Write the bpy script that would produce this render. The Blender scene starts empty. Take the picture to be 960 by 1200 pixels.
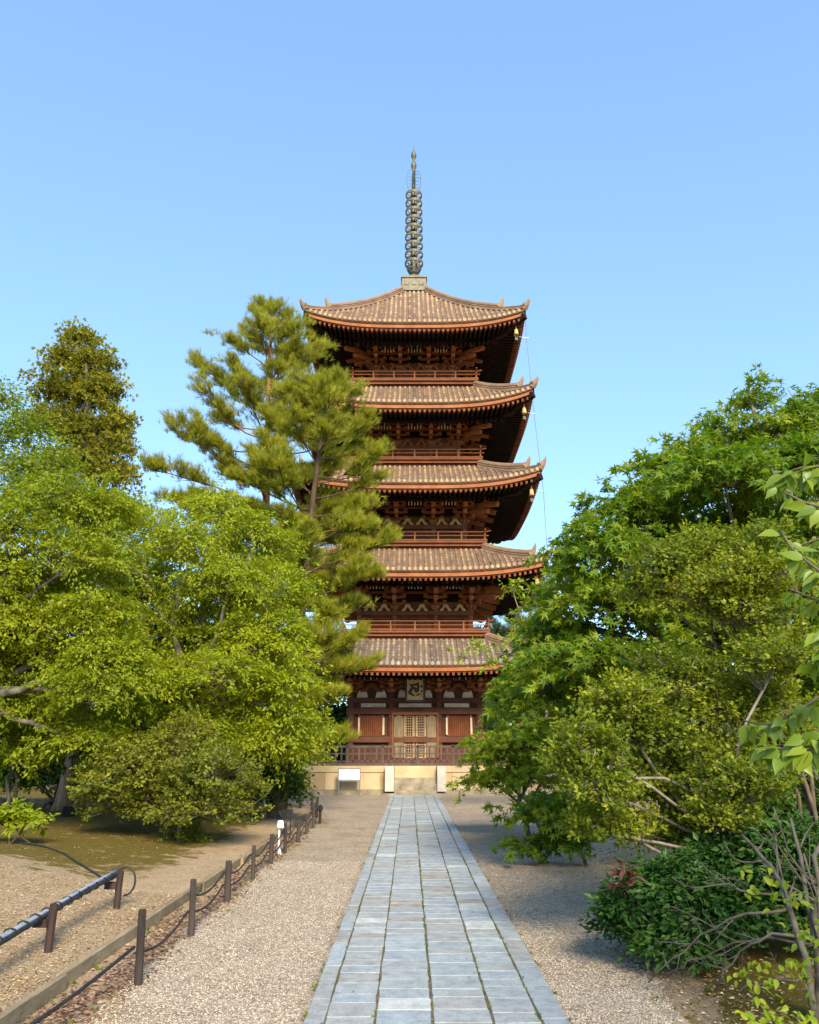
import bpy, math, random
import numpy as np
from mathutils import Vector

R = math.radians
rng = np.random.default_rng(7)
random.seed(7)
sc = bpy.context.scene
COL = sc.collection

# ------------------------------------------------------------------ camera model (used to turn measurements into metres)
F_PX, CX, CY, PITCH, EYE = 962.0, 480.0, 600.0, 15.95, 1.75
SP, CP = math.sin(R(PITCH)), math.cos(R(PITCH))


def zat(py, Y):
    return EYE + Y * math.tan(math.atan((CY - py) / F_PX) + R(PITCH))


def at(px, py, Y):
    """point at distance Y seen at pixel (px, py)"""
    z = zat(py, Y)
    d = Y * CP + (z - EYE) * SP
    return np.array([(px - CX) / F_PX * d, Y, z])


def mpp(Y, z=2.0):
    return (Y * CP + (z - EYE) * SP) / F_PX


def gnd(px, py, h=0.0):
    a = math.atan((py - CY) / F_PX) - R(PITCH)
    Y = (EYE - h) / math.tan(a)
    d = Y * CP + (h - EYE) * SP
    return np.array([(px - CX) / F_PX * d, Y, h])


# ------------------------------------------------------------------ mesh helpers
class MB:
    def __init__(self):
        self.v, self.f, self.n, self.t = [], {}, 0, {}

    def add(self, v, faces, tint=None):
        v = np.asarray(v, float).reshape(-1, 3)
        for fa in faces:
            fa = np.asarray(fa, int)
            if fa.size == 0:
                continue
            k = fa.shape[1]
            self.f.setdefault(k, []).append(fa + self.n)
            tt = np.full(len(fa), 0.5) if tint is None else (np.full(len(fa), float(tint)) if np.isscalar(tint) else np.asarray(tint, float))
            self.t.setdefault(k, []).append(tt)
        self.v.append(v)
        self.n += len(v)
        return self

    def merge(self, o, M=None, T=None):
        off = self.n
        v = np.concatenate(o.v)
        if M is not None:
            v = v @ np.asarray(M).T
        if T is not None:
            v = v + np.asarray(T)
        for k in o.f:
            for a, t in zip(o.f[k], o.t[k]):
                self.f.setdefault(k, []).append(a + off)
                self.t.setdefault(k, []).append(t)
        self.v.append(v)
        self.n += len(v)
        return self

    def build(self, name, mat, parent=None, smooth=False, loc=None, flip_check=True):
        me = bpy.data.meshes.new(name)
        v = np.concatenate(self.v).astype(np.float32)
        ks = sorted(self.f)
        loops, starts, tots, tint, s = [], [], [], [], 0
        for k in ks:
            a = np.concatenate(self.f[k])
            loops.append(a.ravel())
            starts.append(s + np.arange(len(a)) * k)
            tots.append(np.full(len(a), k))
            tint.append(np.concatenate(self.t[k]))
            s += a.size
        loops = np.concatenate(loops).astype(np.int32)
        starts = np.concatenate(starts).astype(np.int32)
        tint = np.concatenate(tint).astype(np.float32)
        me.vertices.add(len(v))
        me.vertices.foreach_set('co', v.ravel())
        me.loops.add(len(loops))
        me.loops.foreach_set('vertex_index', loops)
        me.polygons.add(len(starts))
        me.polygons.foreach_set('loop_start', starts)
        me.update(calc_edges=True)
        at_ = me.attributes.new('tint', 'FLOAT', 'FACE')
        at_.data.foreach_set('value', tint)
        if smooth:
            me.polygons.foreach_set('use_smooth', np.ones(len(starts), bool))
        else:
            me.polygons.foreach_set('use_smooth', np.zeros(len(starts), bool))
        me.materials.append(mat)
        o = bpy.data.objects.new(name, me)
        COL.objects.link(o)
        if parent is not None:
            o.parent = parent
        if loc is not None:
            o.location = loc
        return o


BOXF = np.array([[0, 3, 2, 1], [4, 5, 6, 7], [0, 1, 5, 4], [1, 2, 6, 5], [2, 3, 7, 6], [3, 0, 4, 7]])
BOXV = np.array([[-1, -1, -1], [1, -1, -1], [1, 1, -1], [-1, 1, -1], [-1, -1, 1], [1, -1, 1], [1, 1, 1], [-1, 1, 1]]) * 0.5


def rz(a):
    c, s = math.cos(a), math.sin(a)
    return np.array([[c, -s, 0], [s, c, 0], [0, 0, 1.0]])


def box(m, c, s, M=None, tint=None):
    v = BOXV * np.asarray(s, float)
    if M is not None:
        v = v @ np.asarray(M).T
    m.add(v + np.asarray(c, float), [BOXF], tint)


def box2(m, x0, x1, y0, y1, z0, z1, tint=None):
    box(m, ((x0 + x1) / 2, (y0 + y1) / 2, (z0 + z1) / 2), (x1 - x0, y1 - y0, z1 - z0), None, tint)


def cbox(m, x0, x1, y0, y1, z0, z1, ch=0.01, tint=None, jit=0.0):
    """box with a chamfered top edge"""
    j = (lambda: rng.uniform(-jit, jit)) if jit else (lambda: 0.0)
    a = [[x0 + j(), y0 + j()], [x1 + j(), y0 + j()], [x1 + j(), y1 + j()], [x0 + j(), y1 + j()]]
    c = np.mean(a, 0)
    low = [[p[0], p[1], z0] for p in a]
    mid = [[p[0], p[1], z1 - ch] for p in a]
    top = []
    for p in a:
        top.append([p[0] - math.copysign(ch, p[0] - c[0]), p[1] - math.copysign(ch, p[1] - c[1]), z1 + (rng.uniform(-0.0015, 0.0015) if jit else 0)])
    f = [[8, 9, 10, 11]]
    for k in range(4):
        n = (k + 1) % 4
        f += [[k, n, 4 + n, 4 + k], [4 + k, 4 + n, 8 + n, 8 + k]]
    f.append([3, 2, 1, 0])
    m.add(low + mid + top, [np.array(f)], tint)


def beam(m, p0, p1, w, h, up=(0, 0, 1), tint=None, w1=None, h1=None):
    p0, p1 = np.asarray(p0, float), np.asarray(p1, float)
    d = p1 - p0
    L = np.linalg.norm(d)
    d = d / L
    s = np.cross(d, up)
    if np.linalg.norm(s) < 1e-6:
        s = np.cross(d, (0, 1, 0))
    s /= np.linalg.norm(s)
    u = np.cross(s, d)
    w1 = w if w1 is None else w1
    h1 = h if h1 is None else h1
    v = []
    for p, ww, hh in ((p0, w, h), (p1, w1, h1)):
        for a, b in ((-1, -1), (1, -1), (1, 1), (-1, 1)):
            v.append(p + s * a * ww / 2 + u * b * hh / 2)
    m.add(v, [np.array([[0, 1, 2, 3], [7, 6, 5, 4], [0, 4, 5, 1], [1, 5, 6, 2], [2, 6, 7, 3], [3, 7, 4, 0]])], tint)


def tube(m, pts, rad, n=8, tint=None, cap=True):
    pts = np.asarray(pts, float)
    k = len(pts)
    rad = np.broadcast_to(np.asarray(rad, float), (k,))
    tan = np.gradient(pts, axis=0)
    tan /= np.maximum(np.linalg.norm(tan, axis=1, keepdims=True), 1e-9)
    ref = np.array([0, 0, 1.0]) if abs(tan[0][2]) < 0.9 else np.array([1.0, 0, 0])
    u = np.cross(tan[0], ref)
    u /= np.linalg.norm(u)
    ang = np.arange(n) * 2 * math.pi / n
    vs = []
    for i in range(k):
        u = u - tan[i] * np.dot(u, tan[i])
        u /= max(np.linalg.norm(u), 1e-9)
        w = np.cross(tan[i], u)
        vs.append(pts[i] + rad[i] * (np.cos(ang)[:, None] * u + np.sin(ang)[:, None] * w))
    i = np.arange(k - 1)[:, None] * n
    j = np.arange(n)[None]
    jn = (j + 1) % n
    f = np.stack([i + j, i + jn, i + n + jn, i + n + j], -1).reshape(-1, 4)
    fs = [f]
    if cap:
        fs.append(np.arange(n)[::-1][None])
        fs.append((np.arange(n) + (k - 1) * n)[None])
    vv = np.concatenate(vs)
    if cap:
        m.add(vv, fs, tint)
    else:
        m.add(vv, [f], tint)


def lathe(m, prof, n=24, c=(0, 0, 0), tint=None):
    prof = np.asarray(prof, float)
    ang = np.arange(n) * 2 * math.pi / n
    v = np.stack([prof[:, 0][:, None] * np.cos(ang), prof[:, 0][:, None] * np.sin(ang), np.repeat(prof[:, 1][:, None], n, 1)], -1)
    k = len(prof)
    i = np.arange(k - 1)[:, None] * n
    j = np.arange(n)[None]
    jn = (j + 1) % n
    f = np.stack([i + j, i + jn, i + n + jn, i + n + j], -1).reshape(-1, 4)
    m.add(v.reshape(-1, 3) + np.asarray(c, float), [f], tint)


def grid(m, V, tint=None):
    """V: (a,b,3)"""
    a, b = V.shape[:2]
    i = np.arange(a - 1)[:, None] * b
    j = np.arange(b - 1)[None]
    f = np.stack([i + j, i + j + 1, i + b + j + 1, i + b + j], -1).reshape(-1, 4)
    m.add(V.reshape(-1, 3), [f], tint)


def prism(m, pts2, y0, y1, tint=None):
    """polygon in x,z extruded from y0 (front) to y1"""
    p = np.asarray(pts2, float)
    n = len(p)
    v = np.concatenate([np.c_[p[:, 0], np.full(n, y0), p[:, 1]], np.c_[p[:, 0], np.full(n, y1), p[:, 1]]])
    m.add(v, [np.arange(n)[None], (np.arange(n)[::-1] + n)[None],
              np.array([[i, i + n, (i + 1) % n + n, (i + 1) % n] for i in range(n)])], tint)


def thing(name, label, cat, loc=(0, 0, 0), rot=0.0, group=None):
    o = bpy.data.objects.new(name, None)
    COL.objects.link(o)
    o.empty_display_size = 0.2
    o.location = loc
    o.rotation_euler = (0, 0, rot)
    return tag(o, label, cat, group)


def tag(o, label=None, cat=None, group=None, kind=None):
    if label:
        o['label'] = label
    if cat:
        o['category'] = cat
    if group:
        o['group'] = group
    if kind:
        o['kind'] = kind
    return o


def dup(o, parent=None, loc=None, rot=None):
    c = o.copy()
    COL.objects.link(c)
    if parent is not None:
        c.parent = parent
    if loc is not None:
        c.location = loc
    if rot is not None:
        c.rotation_euler = (0, 0, rot)
    return c


# ------------------------------------------------------------------ materials
def newmat(name):
    m = bpy.data.materials.new(name)
    m.use_nodes = True
    nt = m.node_tree
    b = nt.nodes['Principled BSDF']
    return m, nt, b


def N(nt, t, **kw):
    n = nt.nodes.new(t)
    for k, v in kw.items():
        if k in n.inputs:
            n.inputs[k].default_value = v
        else:
            setattr(n, k, v)
    return n


def ramp(nt, stops):
    r = nt.nodes.new('ShaderNodeValToRGB')
    e = r.color_ramp.elements
    while len(e) < len(stops):
        e.new(0.5)
    for k, (p, c) in enumerate(stops):
        e[k].position = p
        e[k].color = (*c, 1)
    return r


def coords(nt, stretch=(1, 1, 1)):
    tc = N(nt, 'ShaderNodeTexCoord')
    mp = N(nt, 'ShaderNodeMapping')
    mp.inputs['Scale'].default_value = stretch
    nt.links.new(tc.outputs['Object'], mp.inputs['Vector'])
    return mp.outputs['Vector']


def simple(name, c1, c2, scale=3.0, rough=0.8, stretch=(1, 1, 1), bump=0.3, bscale=None, spec=0.3, tintmix=0.0, c3=None, metal=0.0, detail=8):
    """two or three colour noise material, an optional per-face tint, a bump"""
    m, nt, b = newmat(name)
    L = nt.links.new
    v = coords(nt, stretch)
    n1 = N(nt, 'ShaderNodeTexNoise', Scale=scale, Detail=detail, Roughness=0.62)
    L(v, n1.inputs['Vector'])
    fac = n1.outputs['Fac']
    if tintmix:
        a = N(nt, 'ShaderNodeAttribute', attribute_name='tint')
        mx = N(nt, 'ShaderNodeMix')
        mx.inputs['Factor'].default_value = tintmix
        L(fac, mx.inputs['A'])
        L(a.outputs['Fac'], mx.inputs['B'])
        fac = mx.outputs['Result']
    st = [(0.3, c1), (0.7, c2)] if c3 is None else [(0.28, c1), (0.5, c2), (0.72, c3)]
    r = ramp(nt, st)
    L(fac, r.inputs['Fac'])
    L(r.outputs['Color'], b.inputs['Base Color'])
    b.inputs['Roughness'].default_value = rough
    b.inputs['Specular IOR Level'].default_value = spec
    b.inputs['Metallic'].default_value = metal
    if bump:
        n2 = N(nt, 'ShaderNodeTexNoise', Scale=bscale or scale * 6, Detail=6, Roughness=0.7)
        L(v, n2.inputs['Vector'])
        bp = N(nt, 'ShaderNodeBump', Strength=bump, Distance=0.02)
        L(n2.outputs['Fac'], bp.inputs['Height'])
        L(bp.outputs['Normal'], b.inputs['Normal'])
    return m


def leafmat(name, cols, trans=0.4, rough=0.5, tcol=None, spec=0.35):
    """leaf: colour from a per-leaf random number; light passes through"""
    m, nt, b = newmat(name)
    L = nt.links.new
    a = N(nt, 'ShaderNodeAttribute', attribute_name='tint')
    k = len(cols)
    r = ramp(nt, [(i / (k - 1), c) for i, c in enumerate(cols)])
    L(a.outputs['Fac'], r.inputs['Fac'])
    L(r.outputs['Color'], b.inputs['Base Color'])
    b.inputs['Roughness'].default_value = rough
    b.inputs['Specular IOR Level'].default_value = spec
    tr = N(nt, 'ShaderNodeBsdfTranslucent')
    hs = N(nt, 'ShaderNodeMix', data_type='RGBA', blend_type='MULTIPLY')
    hs.inputs['Factor'].default_value = 1.0
    L(r.outputs['Color'], hs.inputs['A'])
    hs.inputs['B'].default_value = (*(tcol or (1.5, 1.5, 0.6)), 1)
    L(hs.outputs['Result'], tr.inputs['Color'])
    mx = N(nt, 'ShaderNodeMixShader')
    mx.inputs['Fac'].default_value = trans
    L(b.outputs[0], mx.inputs[1])
    L(tr.outputs[0], mx.inputs[2])
    L(mx.outputs[0], nt.nodes['Material Output'].inputs['Surface'])
    return m


M = {}
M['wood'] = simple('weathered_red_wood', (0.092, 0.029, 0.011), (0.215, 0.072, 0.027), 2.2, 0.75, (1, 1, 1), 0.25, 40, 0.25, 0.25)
M['wood_bright'] = simple('sunlit_red_wood', (0.14, 0.047, 0.017), (0.32, 0.118, 0.043), 3.0, 0.75, (1, 1, 1), 0.25, 40, 0.25, 0.3)  # brighter copy of the red wood, sunlight mixed into its colour
M['wood_low'] = simple('shaded_brown_wood', (0.045, 0.018, 0.010), (0.125, 0.047, 0.024), 2.4, 0.78, (1, 1, 1), 0.25, 40, 0.22, 0.3)  # darker copy for the lowest storey, its shade mixed into the colour
M['soffit'] = simple('shade_darkened_eave_wood', (0.008, 0.005, 0.005), (0.022, 0.011, 0.008), 2.0, 0.85, (1, 1, 1), 0.2, 30, 0.15)  # eave shadow put into the colour, darker than the wood itself
M['greywood'] = simple('grey_weathered_wood', (0.04, 0.029, 0.024), (0.12, 0.088, 0.072), 5.0, 0.85, (1, 1, 0.3), 0.4, 40, 0.2, 0.3)
M['doorwood'] = simple('bleached_door_wood', (0.09, 0.062, 0.035), (0.25, 0.19, 0.11), 5.0, 0.85, (3, 3, 0.4), 0.3, 30, 0.2, 0.2)
M['lattice'] = simple('lattice_wood', (0.22, 0.145, 0.075), (0.36, 0.255, 0.14), 5.0, 0.8, (1, 1, 1), 0.2, 30, 0.2)
M['gold'] = simple('faded_gilt', (0.35, 0.20, 0.06), (0.62, 0.42, 0.16), 6.0, 0.6, (1, 1, 1), 0.2, 30, 0.4)
M['plaster'] = simple('aged_plaster', (0.42, 0.30, 0.20), (0.66, 0.52, 0.38), 4.0, 0.9, (1, 1, 1), 0.15, 30, 0.2)
M['tile'] = simple('weathered_roof_tile', (0.12, 0.08, 0.055), (0.28, 0.18, 0.11), 1.6, 0.85, (1, 1, 1), 0.35, 25, 0.25, 0.5, c3=(0.43, 0.28, 0.14))
M['tile_grey'] = simple('shade_greyed_weathered_tile', (0.09, 0.078, 0.07), (0.22, 0.18, 0.145), 1.6, 0.85, (1, 1, 1), 0.35, 25, 0.25, 0.5, c3=(0.34, 0.285, 0.22))  # tile of the lowest roof, greyed to paint in its shade
M['tiledark'] = simple('grey_roof_tile', (0.07, 0.050, 0.036), (0.20, 0.13, 0.08), 3.0, 0.85, (1, 1, 1), 0.3, 25, 0.25, 0.3)
M['bronze'] = simple('patinated_bronze', (0.07, 0.072, 0.05), (0.175, 0.155, 0.10), 5.0, 0.6, (1, 1, 1), 0.2, 30, 0.4, 0.0, metal=0.35)
M['bronze_dark'] = simple('dark_bronze', (0.02, 0.04, 0.042), (0.06, 0.085, 0.07), 5.0, 0.6, (1, 1, 1), 0.2, 30, 0.4, 0.0, metal=0.35)
M['ink'] = simple('black_lacquer', (0.012, 0.01, 0.01), (0.03, 0.02, 0.02), 8.0, 0.5, (1, 1, 1), 0, None, 0.4)
M['limestone'] = simple('yellow_platform_stone', (0.28, 0.195, 0.10), (0.48, 0.365, 0.21), 1.5, 0.9, (1, 1, 1), 0.25, 20, 0.2, 0.35)
M['whitestone'] = simple('pale_granite', (0.31, 0.275, 0.225), (0.47, 0.43, 0.37), 3, 0.85, (1, 1, 1), 0.25, 40, 0.2, 0.2)
M['stepstone'] = simple('mossy_step_stone', (0.13, 0.11, 0.08), (0.36, 0.30, 0.20), 3, 0.9, (1, 1, 1), 0.35, 25, 0.2, 0.2)
M['greystone'] = simple('grey_garden_stone', (0.16, 0.16, 0.15), (0.34, 0.33, 0.30), 4, 0.9, (1, 1, 1), 0.4, 25, 0.2, 0.3)
M['post'] = simple('dark_post_wood', (0.018, 0.014, 0.012), (0.075, 0.058, 0.047), 6, 0.85, (3, 3, 0.35), 0.6, 25, 0.25, 0.3)
M['redpost'] = simple('brown_post_wood', (0.020, 0.013, 0.011), (0.055, 0.034, 0.028), 6, 0.85, (3, 3, 0.4), 0.5, 25, 0.25)
M['edging'] = simple('weathered_edging_timber', (0.10, 0.08, 0.05), (0.33, 0.265, 0.17), 7, 0.9, (3, 0.4, 1), 0.5, 20, 0.2, 0.3)
M['cable'] = simple('black_cable', (0.012, 0.012, 0.012), (0.03, 0.028, 0.026), 10, 0.6, bump=0)
M['pipe'] = simple('grey_plastic_conduit', (0.22, 0.26, 0.33), (0.34, 0.38, 0.45), 6, 0.4, bump=0.1, spec=0.5)
M['whitepaint'] = simple('white_painted_metal', (0.70, 0.72, 0.74), (0.82, 0.84, 0.86), 8, 0.4, bump=0.05, spec=0.5)
M['blackmetal'] = simple('black_metal', (0.012, 0.012, 0.013), (0.03, 0.03, 0.03), 8, 0.5, bump=0.1, spec=0.5)
M['steel'] = simple('grey_steel', (0.16, 0.16, 0.17), (0.28, 0.28, 0.29), 8, 0.45, bump=0.05, metal=0.5)
M['signtext'] = simple('faded_print', (0.22, 0.28, 0.38), (0.36, 0.42, 0.52), 12, 0.6, bump=0)
M['bark'] = simple('grey_bark', (0.05, 0.042, 0.032), (0.20, 0.175, 0.14), 7, 0.95, (1, 1, 0.35), 0.9, 18, 0.15)
M['bark_dark'] = simple('dark_pine_bark', (0.03, 0.02, 0.014), (0.11, 0.07, 0.045), 5, 0.95, (1, 1, 0.4), 0.9, 14, 0.15)
M['bark_red'] = simple('red_pine_bark', (0.12, 0.05, 0.028), (0.34, 0.15, 0.085), 5, 0.95, (1, 1, 0.4), 0.9, 14, 0.15)
M['bark_pale'] = simple('peeling_pale_bark', (0.14, 0.08, 0.045), (0.42, 0.29, 0.18), 5, 0.95, (2, 2, 0.25), 0.9, 14, 0.15)
M['twig'] = simple('silver_twig_bark', (0.09, 0.075, 0.055), (0.27, 0.24, 0.19), 9, 0.9, bump=0.3, spec=0.2)
M['twig_shade'] = simple('shade_darkened_stem_bark', (0.045, 0.038, 0.028), (0.16, 0.14, 0.105), 9, 0.9, bump=0.4, spec=0.2)  # darker version of the twig bark, shade under the bush included
M['twig_dark'] = simple('brown_twig_bark', (0.06, 0.045, 0.03), (0.17, 0.13, 0.09), 9, 0.9, bump=0.3, spec=0.2)

M['maple_left'] = leafmat('bright_spring_maple_leaf', [(0.12, 0.17, 0.005), (0.235, 0.29, 0.008), (0.36, 0.38, 0.012)], 0.48)
M['maple_yellow'] = leafmat('yellow_green_leaf', [(0.115, 0.165, 0.005), (0.225, 0.275, 0.009), (0.34, 0.355, 0.015)], 0.48)
M['maple_right'] = leafmat('deep_green_maple_leaf', [(0.05, 0.125, 0.010), (0.125, 0.205, 0.010), (0.27, 0.315, 0.012)], 0.47)
M['maple_pale'] = leafmat('pale_green_leaf', [(0.09, 0.15, 0.010), (0.17, 0.235, 0.015), (0.27, 0.32, 0.03)], 0.45)
M['pine'] = leafmat('red_pine_needle', [(0.13, 0.16, 0.012), (0.26, 0.27, 0.016), (0.42, 0.39, 0.035)], 0.42, 0.5)
M['pine_blue'] = leafmat('bluish_pine_needle', [(0.035, 0.065, 0.03), (0.06, 0.095, 0.045), (0.10, 0.13, 0.06)], 0.2, 0.5)
M['cedar'] = leafmat('olive_cedar_spray', [(0.075, 0.09, 0.008), (0.19, 0.19, 0.012), (0.36, 0.32, 0.03)], 0.38, 0.6)
M['azalea'] = leafmat('olive_azalea_leaf', [(0.07, 0.095, 0.008), (0.16, 0.18, 0.012), (0.29, 0.28, 0.03)], 0.4, 0.5)
M['azalea_gold'] = leafmat('golden_azalea_leaf', [(0.07, 0.115, 0.008), (0.165, 0.21, 0.012), (0.35, 0.355, 0.024)], 0.46, 0.6)
M['laurel'] = leafmat('dark_glossy_leaf', [(0.012, 0.042, 0.006), (0.026, 0.078, 0.010), (0.06, 0.125, 0.016)], 0.15, 0.5, spec=0.25)
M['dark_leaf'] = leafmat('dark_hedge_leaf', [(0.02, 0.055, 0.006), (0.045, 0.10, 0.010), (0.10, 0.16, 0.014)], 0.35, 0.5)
M['cherry'] = leafmat('large_fresh_leaf', [(0.12, 0.20, 0.018), (0.18, 0.26, 0.022), (0.26, 0.32, 0.03)], 0.45, 0.42, spec=0.5)
M['lime'] = leafmat('lime_young_leaf', [(0.14, 0.22, 0.012), (0.22, 0.29, 0.012), (0.32, 0.36, 0.02)], 0.42, 0.5)
M['autumn'] = leafmat('amber_leaf', [(0.10, 0.09, 0.008), (0.20, 0.13, 0.012), (0.30, 0.16, 0.02)], 0.38, 0.5)
M['redleaf'] = leafmat('red_new_leaf', [(0.02, 0.02, 0.010), (0.07, 0.018, 0.012), (0.12, 0.028, 0.015)], 0.3, 0.5, tcol=(1.4, 1.0, 0.8))
M['litter'] = leafmat('dry_fallen_leaf', [(0.14, 0.075, 0.03), (0.36, 0.25, 0.12), (0.62, 0.48, 0.29)], 0.1, 0.8, tcol=(1, 1, 1))
M['barkchip'] = leafmat('red_bark_chip', [(0.06, 0.03, 0.022), (0.15, 0.08, 0.055), (0.32, 0.21, 0.14)], 0.0, 0.9, tcol=(1, 1, 1))


def ground_mat():
    m, nt, b = newmat('garden_earth_and_moss')
    L = nt.links.new
    tc = N(nt, 'ShaderNodeTexCoord')
    v = tc.outputs['Object']
    n1 = N(nt, 'ShaderNodeTexNoise', Scale=0.35, Detail=6, Roughness=0.6)
    n2 = N(nt, 'ShaderNodeTexNoise', Scale=38.0, Detail=6, Roughness=0.75)
    n3 = N(nt, 'ShaderNodeTexNoise', Scale=3.0, Detail=8, Roughness=0.7)
    for n in (n1, n2, n3):
        L(v, n.inputs['Vector'])
    straw = ramp(nt, [(0.3, (0.15, 0.10, 0.06)), (0.46, (0.34, 0.25, 0.15)), (0.68, (0.54, 0.43, 0.285))])
    L(n2.outputs['Fac'], straw.inputs['Fac'])
    moss = ramp(nt, [(0.3, (0.06, 0.047, 0.010)), (0.55, (0.135, 0.105, 0.018)), (0.75, (0.23, 0.17, 0.05))])
    L(n2.outputs['Fac'], moss.inputs['Fac'])
    # moss grows where the 'tint' of the sheet says so, broken up by noise
    a = N(nt, 'ShaderNodeAttribute', attribute_name='moss')
    ad = N(nt, 'ShaderNodeMath', operation='ADD')
    L(a.outputs['Fac'], ad.inputs[0])
    sb = N(nt, 'ShaderNodeMath', operation='MULTIPLY_ADD')
    sb.inputs[1].default_value = 2.2
    sb.inputs[2].default_value = -1.1
    L(n3.outputs['Fac'], sb.inputs[0])
    L(sb.outputs[0], ad.inputs[1])
    rr = ramp(nt, [(0.38, (0, 0, 0)), (0.62, (1, 1, 1))])
    L(ad.outputs[0], rr.inputs['Fac'])
    mx = N(nt, 'ShaderNodeMix', data_type='RGBA')
    L(rr.outputs['Color'], mx.inputs['Factor'])
    L(straw.outputs['Color'], mx.inputs['A'])
    L(moss.outputs['Color'], mx.inputs['B'])
    # broad brown variation
    mul = N(nt, 'ShaderNodeMix', data_type='RGBA', blend_type='MULTIPLY')
    mul.inputs['Factor'].default_value = 0.8
    r2 = ramp(nt, [(0.3, (0.75, 0.62, 0.52)), (0.6, (1, 1, 1))])
    L(n3.outputs['Fac'], r2.inputs['Fac'])
    L(mx.outputs['Result'], mul.inputs['A'])
    L(r2.outputs['Color'], mul.inputs['B'])
    L(mul.outputs['Result'], b.inputs['Base Color'])
    b.inputs['Roughness'].default_value = 0.95
    b.inputs['Specular IOR Level'].default_value = 0.1
    bp = N(nt, 'ShaderNodeBump', Strength=0.8, Distance=0.03)
    L(n2.outputs['Fac'], bp.inputs['Height'])
    L(bp.outputs['Normal'], b.inputs['Normal'])
    return m


def gravel_mat():
    m, nt, b = newmat('tan_gravel')
    L = nt.links.new
    tc = N(nt, 'ShaderNodeTexCoord')
    v = tc.outputs['Object']
    vo = N(nt, 'ShaderNodeTexVoronoi', Scale=90.0)
    vo2 = N(nt, 'ShaderNodeTexVoronoi', Scale=27.0)
    n1 = N(nt, 'ShaderNodeTexNoise', Scale=1.3, Detail=8, Roughness=0.65)
    for n in (vo, vo2, n1):
        L(v, n.inputs['Vector'])
    sep = N(nt, 'ShaderNodeSeparateColor')
    L(vo.outputs['Color'], sep.inputs[0])
    r = ramp(nt, [(0.0, (0.18, 0.142, 0.104)), (0.35, (0.34, 0.276, 0.20)), (0.75, (0.44, 0.368, 0.278)), (1.0, (0.57, 0.50, 0.405))])
    L(sep.outputs[0], r.inputs['Fac'])
    sep2 = N(nt, 'ShaderNodeSeparateColor')
    L(vo2.outputs['Color'], sep2.inputs[0])
    r3 = ramp(nt, [(0.0, (0.72, 0.70, 0.68)), (1.0, (1.1, 1.08, 1.05))])
    L(sep2.outputs[0], r3.inputs['Fac'])
    m0 = N(nt, 'ShaderNodeMix', data_type='RGBA', blend_type='MULTIPLY')
    m0.inputs['Factor'].default_value = 1.0
    L(r.outputs['Color'], m0.inputs['A'])
    L(r3.outputs['Color'], m0.inputs['B'])
    r2 = ramp(nt, [(0.3, (0.74, 0.68, 0.62)), (0.55, (1, 1, 1)), (0.75, (1.0, 0.96, 0.90))])
    L(n1.outputs['Fac'], r2.inputs['Fac'])
    mul = N(nt, 'ShaderNodeMix', data_type='RGBA', blend_type='MULTIPLY')
    mul.inputs['Factor'].default_value = 0.9
    L(m0.outputs['Result'], mul.inputs['A'])
    L(r2.outputs['Color'], mul.inputs['B'])
    L(mul.outputs['Result'], b.inputs['Base Color'])
    b.inputs['Roughness'].default_value = 0.95
    b.inputs['Specular IOR Level'].default_value = 0.15
    bp = N(nt, 'ShaderNodeBump', Strength=0.9, Distance=0.012)
    bp.invert = True
    L(vo.outputs['Distance'], bp.inputs['Height'])
    L(bp.outputs['Normal'], b.inputs['Normal'])
    return m


def paving_mat():
    m, nt, b = newmat('blue_grey_paving_stone')
    L = nt.links.new
    tc = N(nt, 'ShaderNodeTexCoord')
    v = tc.outputs['Object']
    a = N(nt, 'ShaderNodeAttribute', attribute_name='tint')
    r = ramp(nt, [(0.0, (0.27, 0.225, 0.20)), (0.22, (0.29, 0.28, 0.262)), (0.5, (0.30, 0.322, 0.322)), (0.75, (0.285, 0.332, 0.362)), (1.0, (0.43, 0.455, 0.445))])
    L(a.outputs['Fac'], r.inputs['Fac'])
    n1 = N(nt, 'ShaderNodeTexNoise', Scale=9.0, Detail=10, Roughness=0.7)
    n2 = N(nt, 'ShaderNodeTexNoise', Scale=120.0, Detail=4, Roughness=0.7)
    for n in (n1, n2):
        L(v, n.inputs['Vector'])
    r2 = ramp(nt, [(0.3, (0.66, 0.64, 0.60)), (0.5, (0.95, 0.95, 0.95)), (0.72, (1.22, 1.2, 1.16))])
    L(n1.outputs['Fac'], r2.inputs['Fac'])
    r3 = ramp(nt, [(0.3, (0.62, 0.62, 0.62)), (0.7, (1.28, 1.28, 1.28))])
    L(n2.outputs['Fac'], r3.inputs['Fac'])
    m1 = N(nt, 'ShaderNodeMix', data_type='RGBA', blend_type='MULTIPLY')
    m2 = N(nt, 'ShaderNodeMix', data_type='RGBA', blend_type='MULTIPLY')
    m1.inputs['Factor'].default_value = m2.inputs['Factor'].default_value = 1.0
    L(r.outputs['Color'], m1.inputs['A'])
    L(r2.outputs['Color'], m1.inputs['B'])
    L(m1.outputs['Result'], m2.inputs['A'])
    L(r3.outputs['Color'], m2.inputs['B'])
    L(m2.outputs['Result'], b.inputs['Base Color'])
    b.inputs['Roughness'].default_value = 0.72
    b.inputs['Specular IOR Level'].default_value = 0.3
    bp = N(nt, 'ShaderNodeBump', Strength=0.5, Distance=0.01)
    ad = N(nt, 'ShaderNodeMath', operation='ADD')
    L(n1.outputs['Fac'], ad.inputs[0])
    L(n2.outputs['Fac'], ad.inputs[1])
    L(ad.outputs[0], bp.inputs['Height'])
    L(bp.outputs['Normal'], b.inputs['Normal'])
    return m


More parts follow.
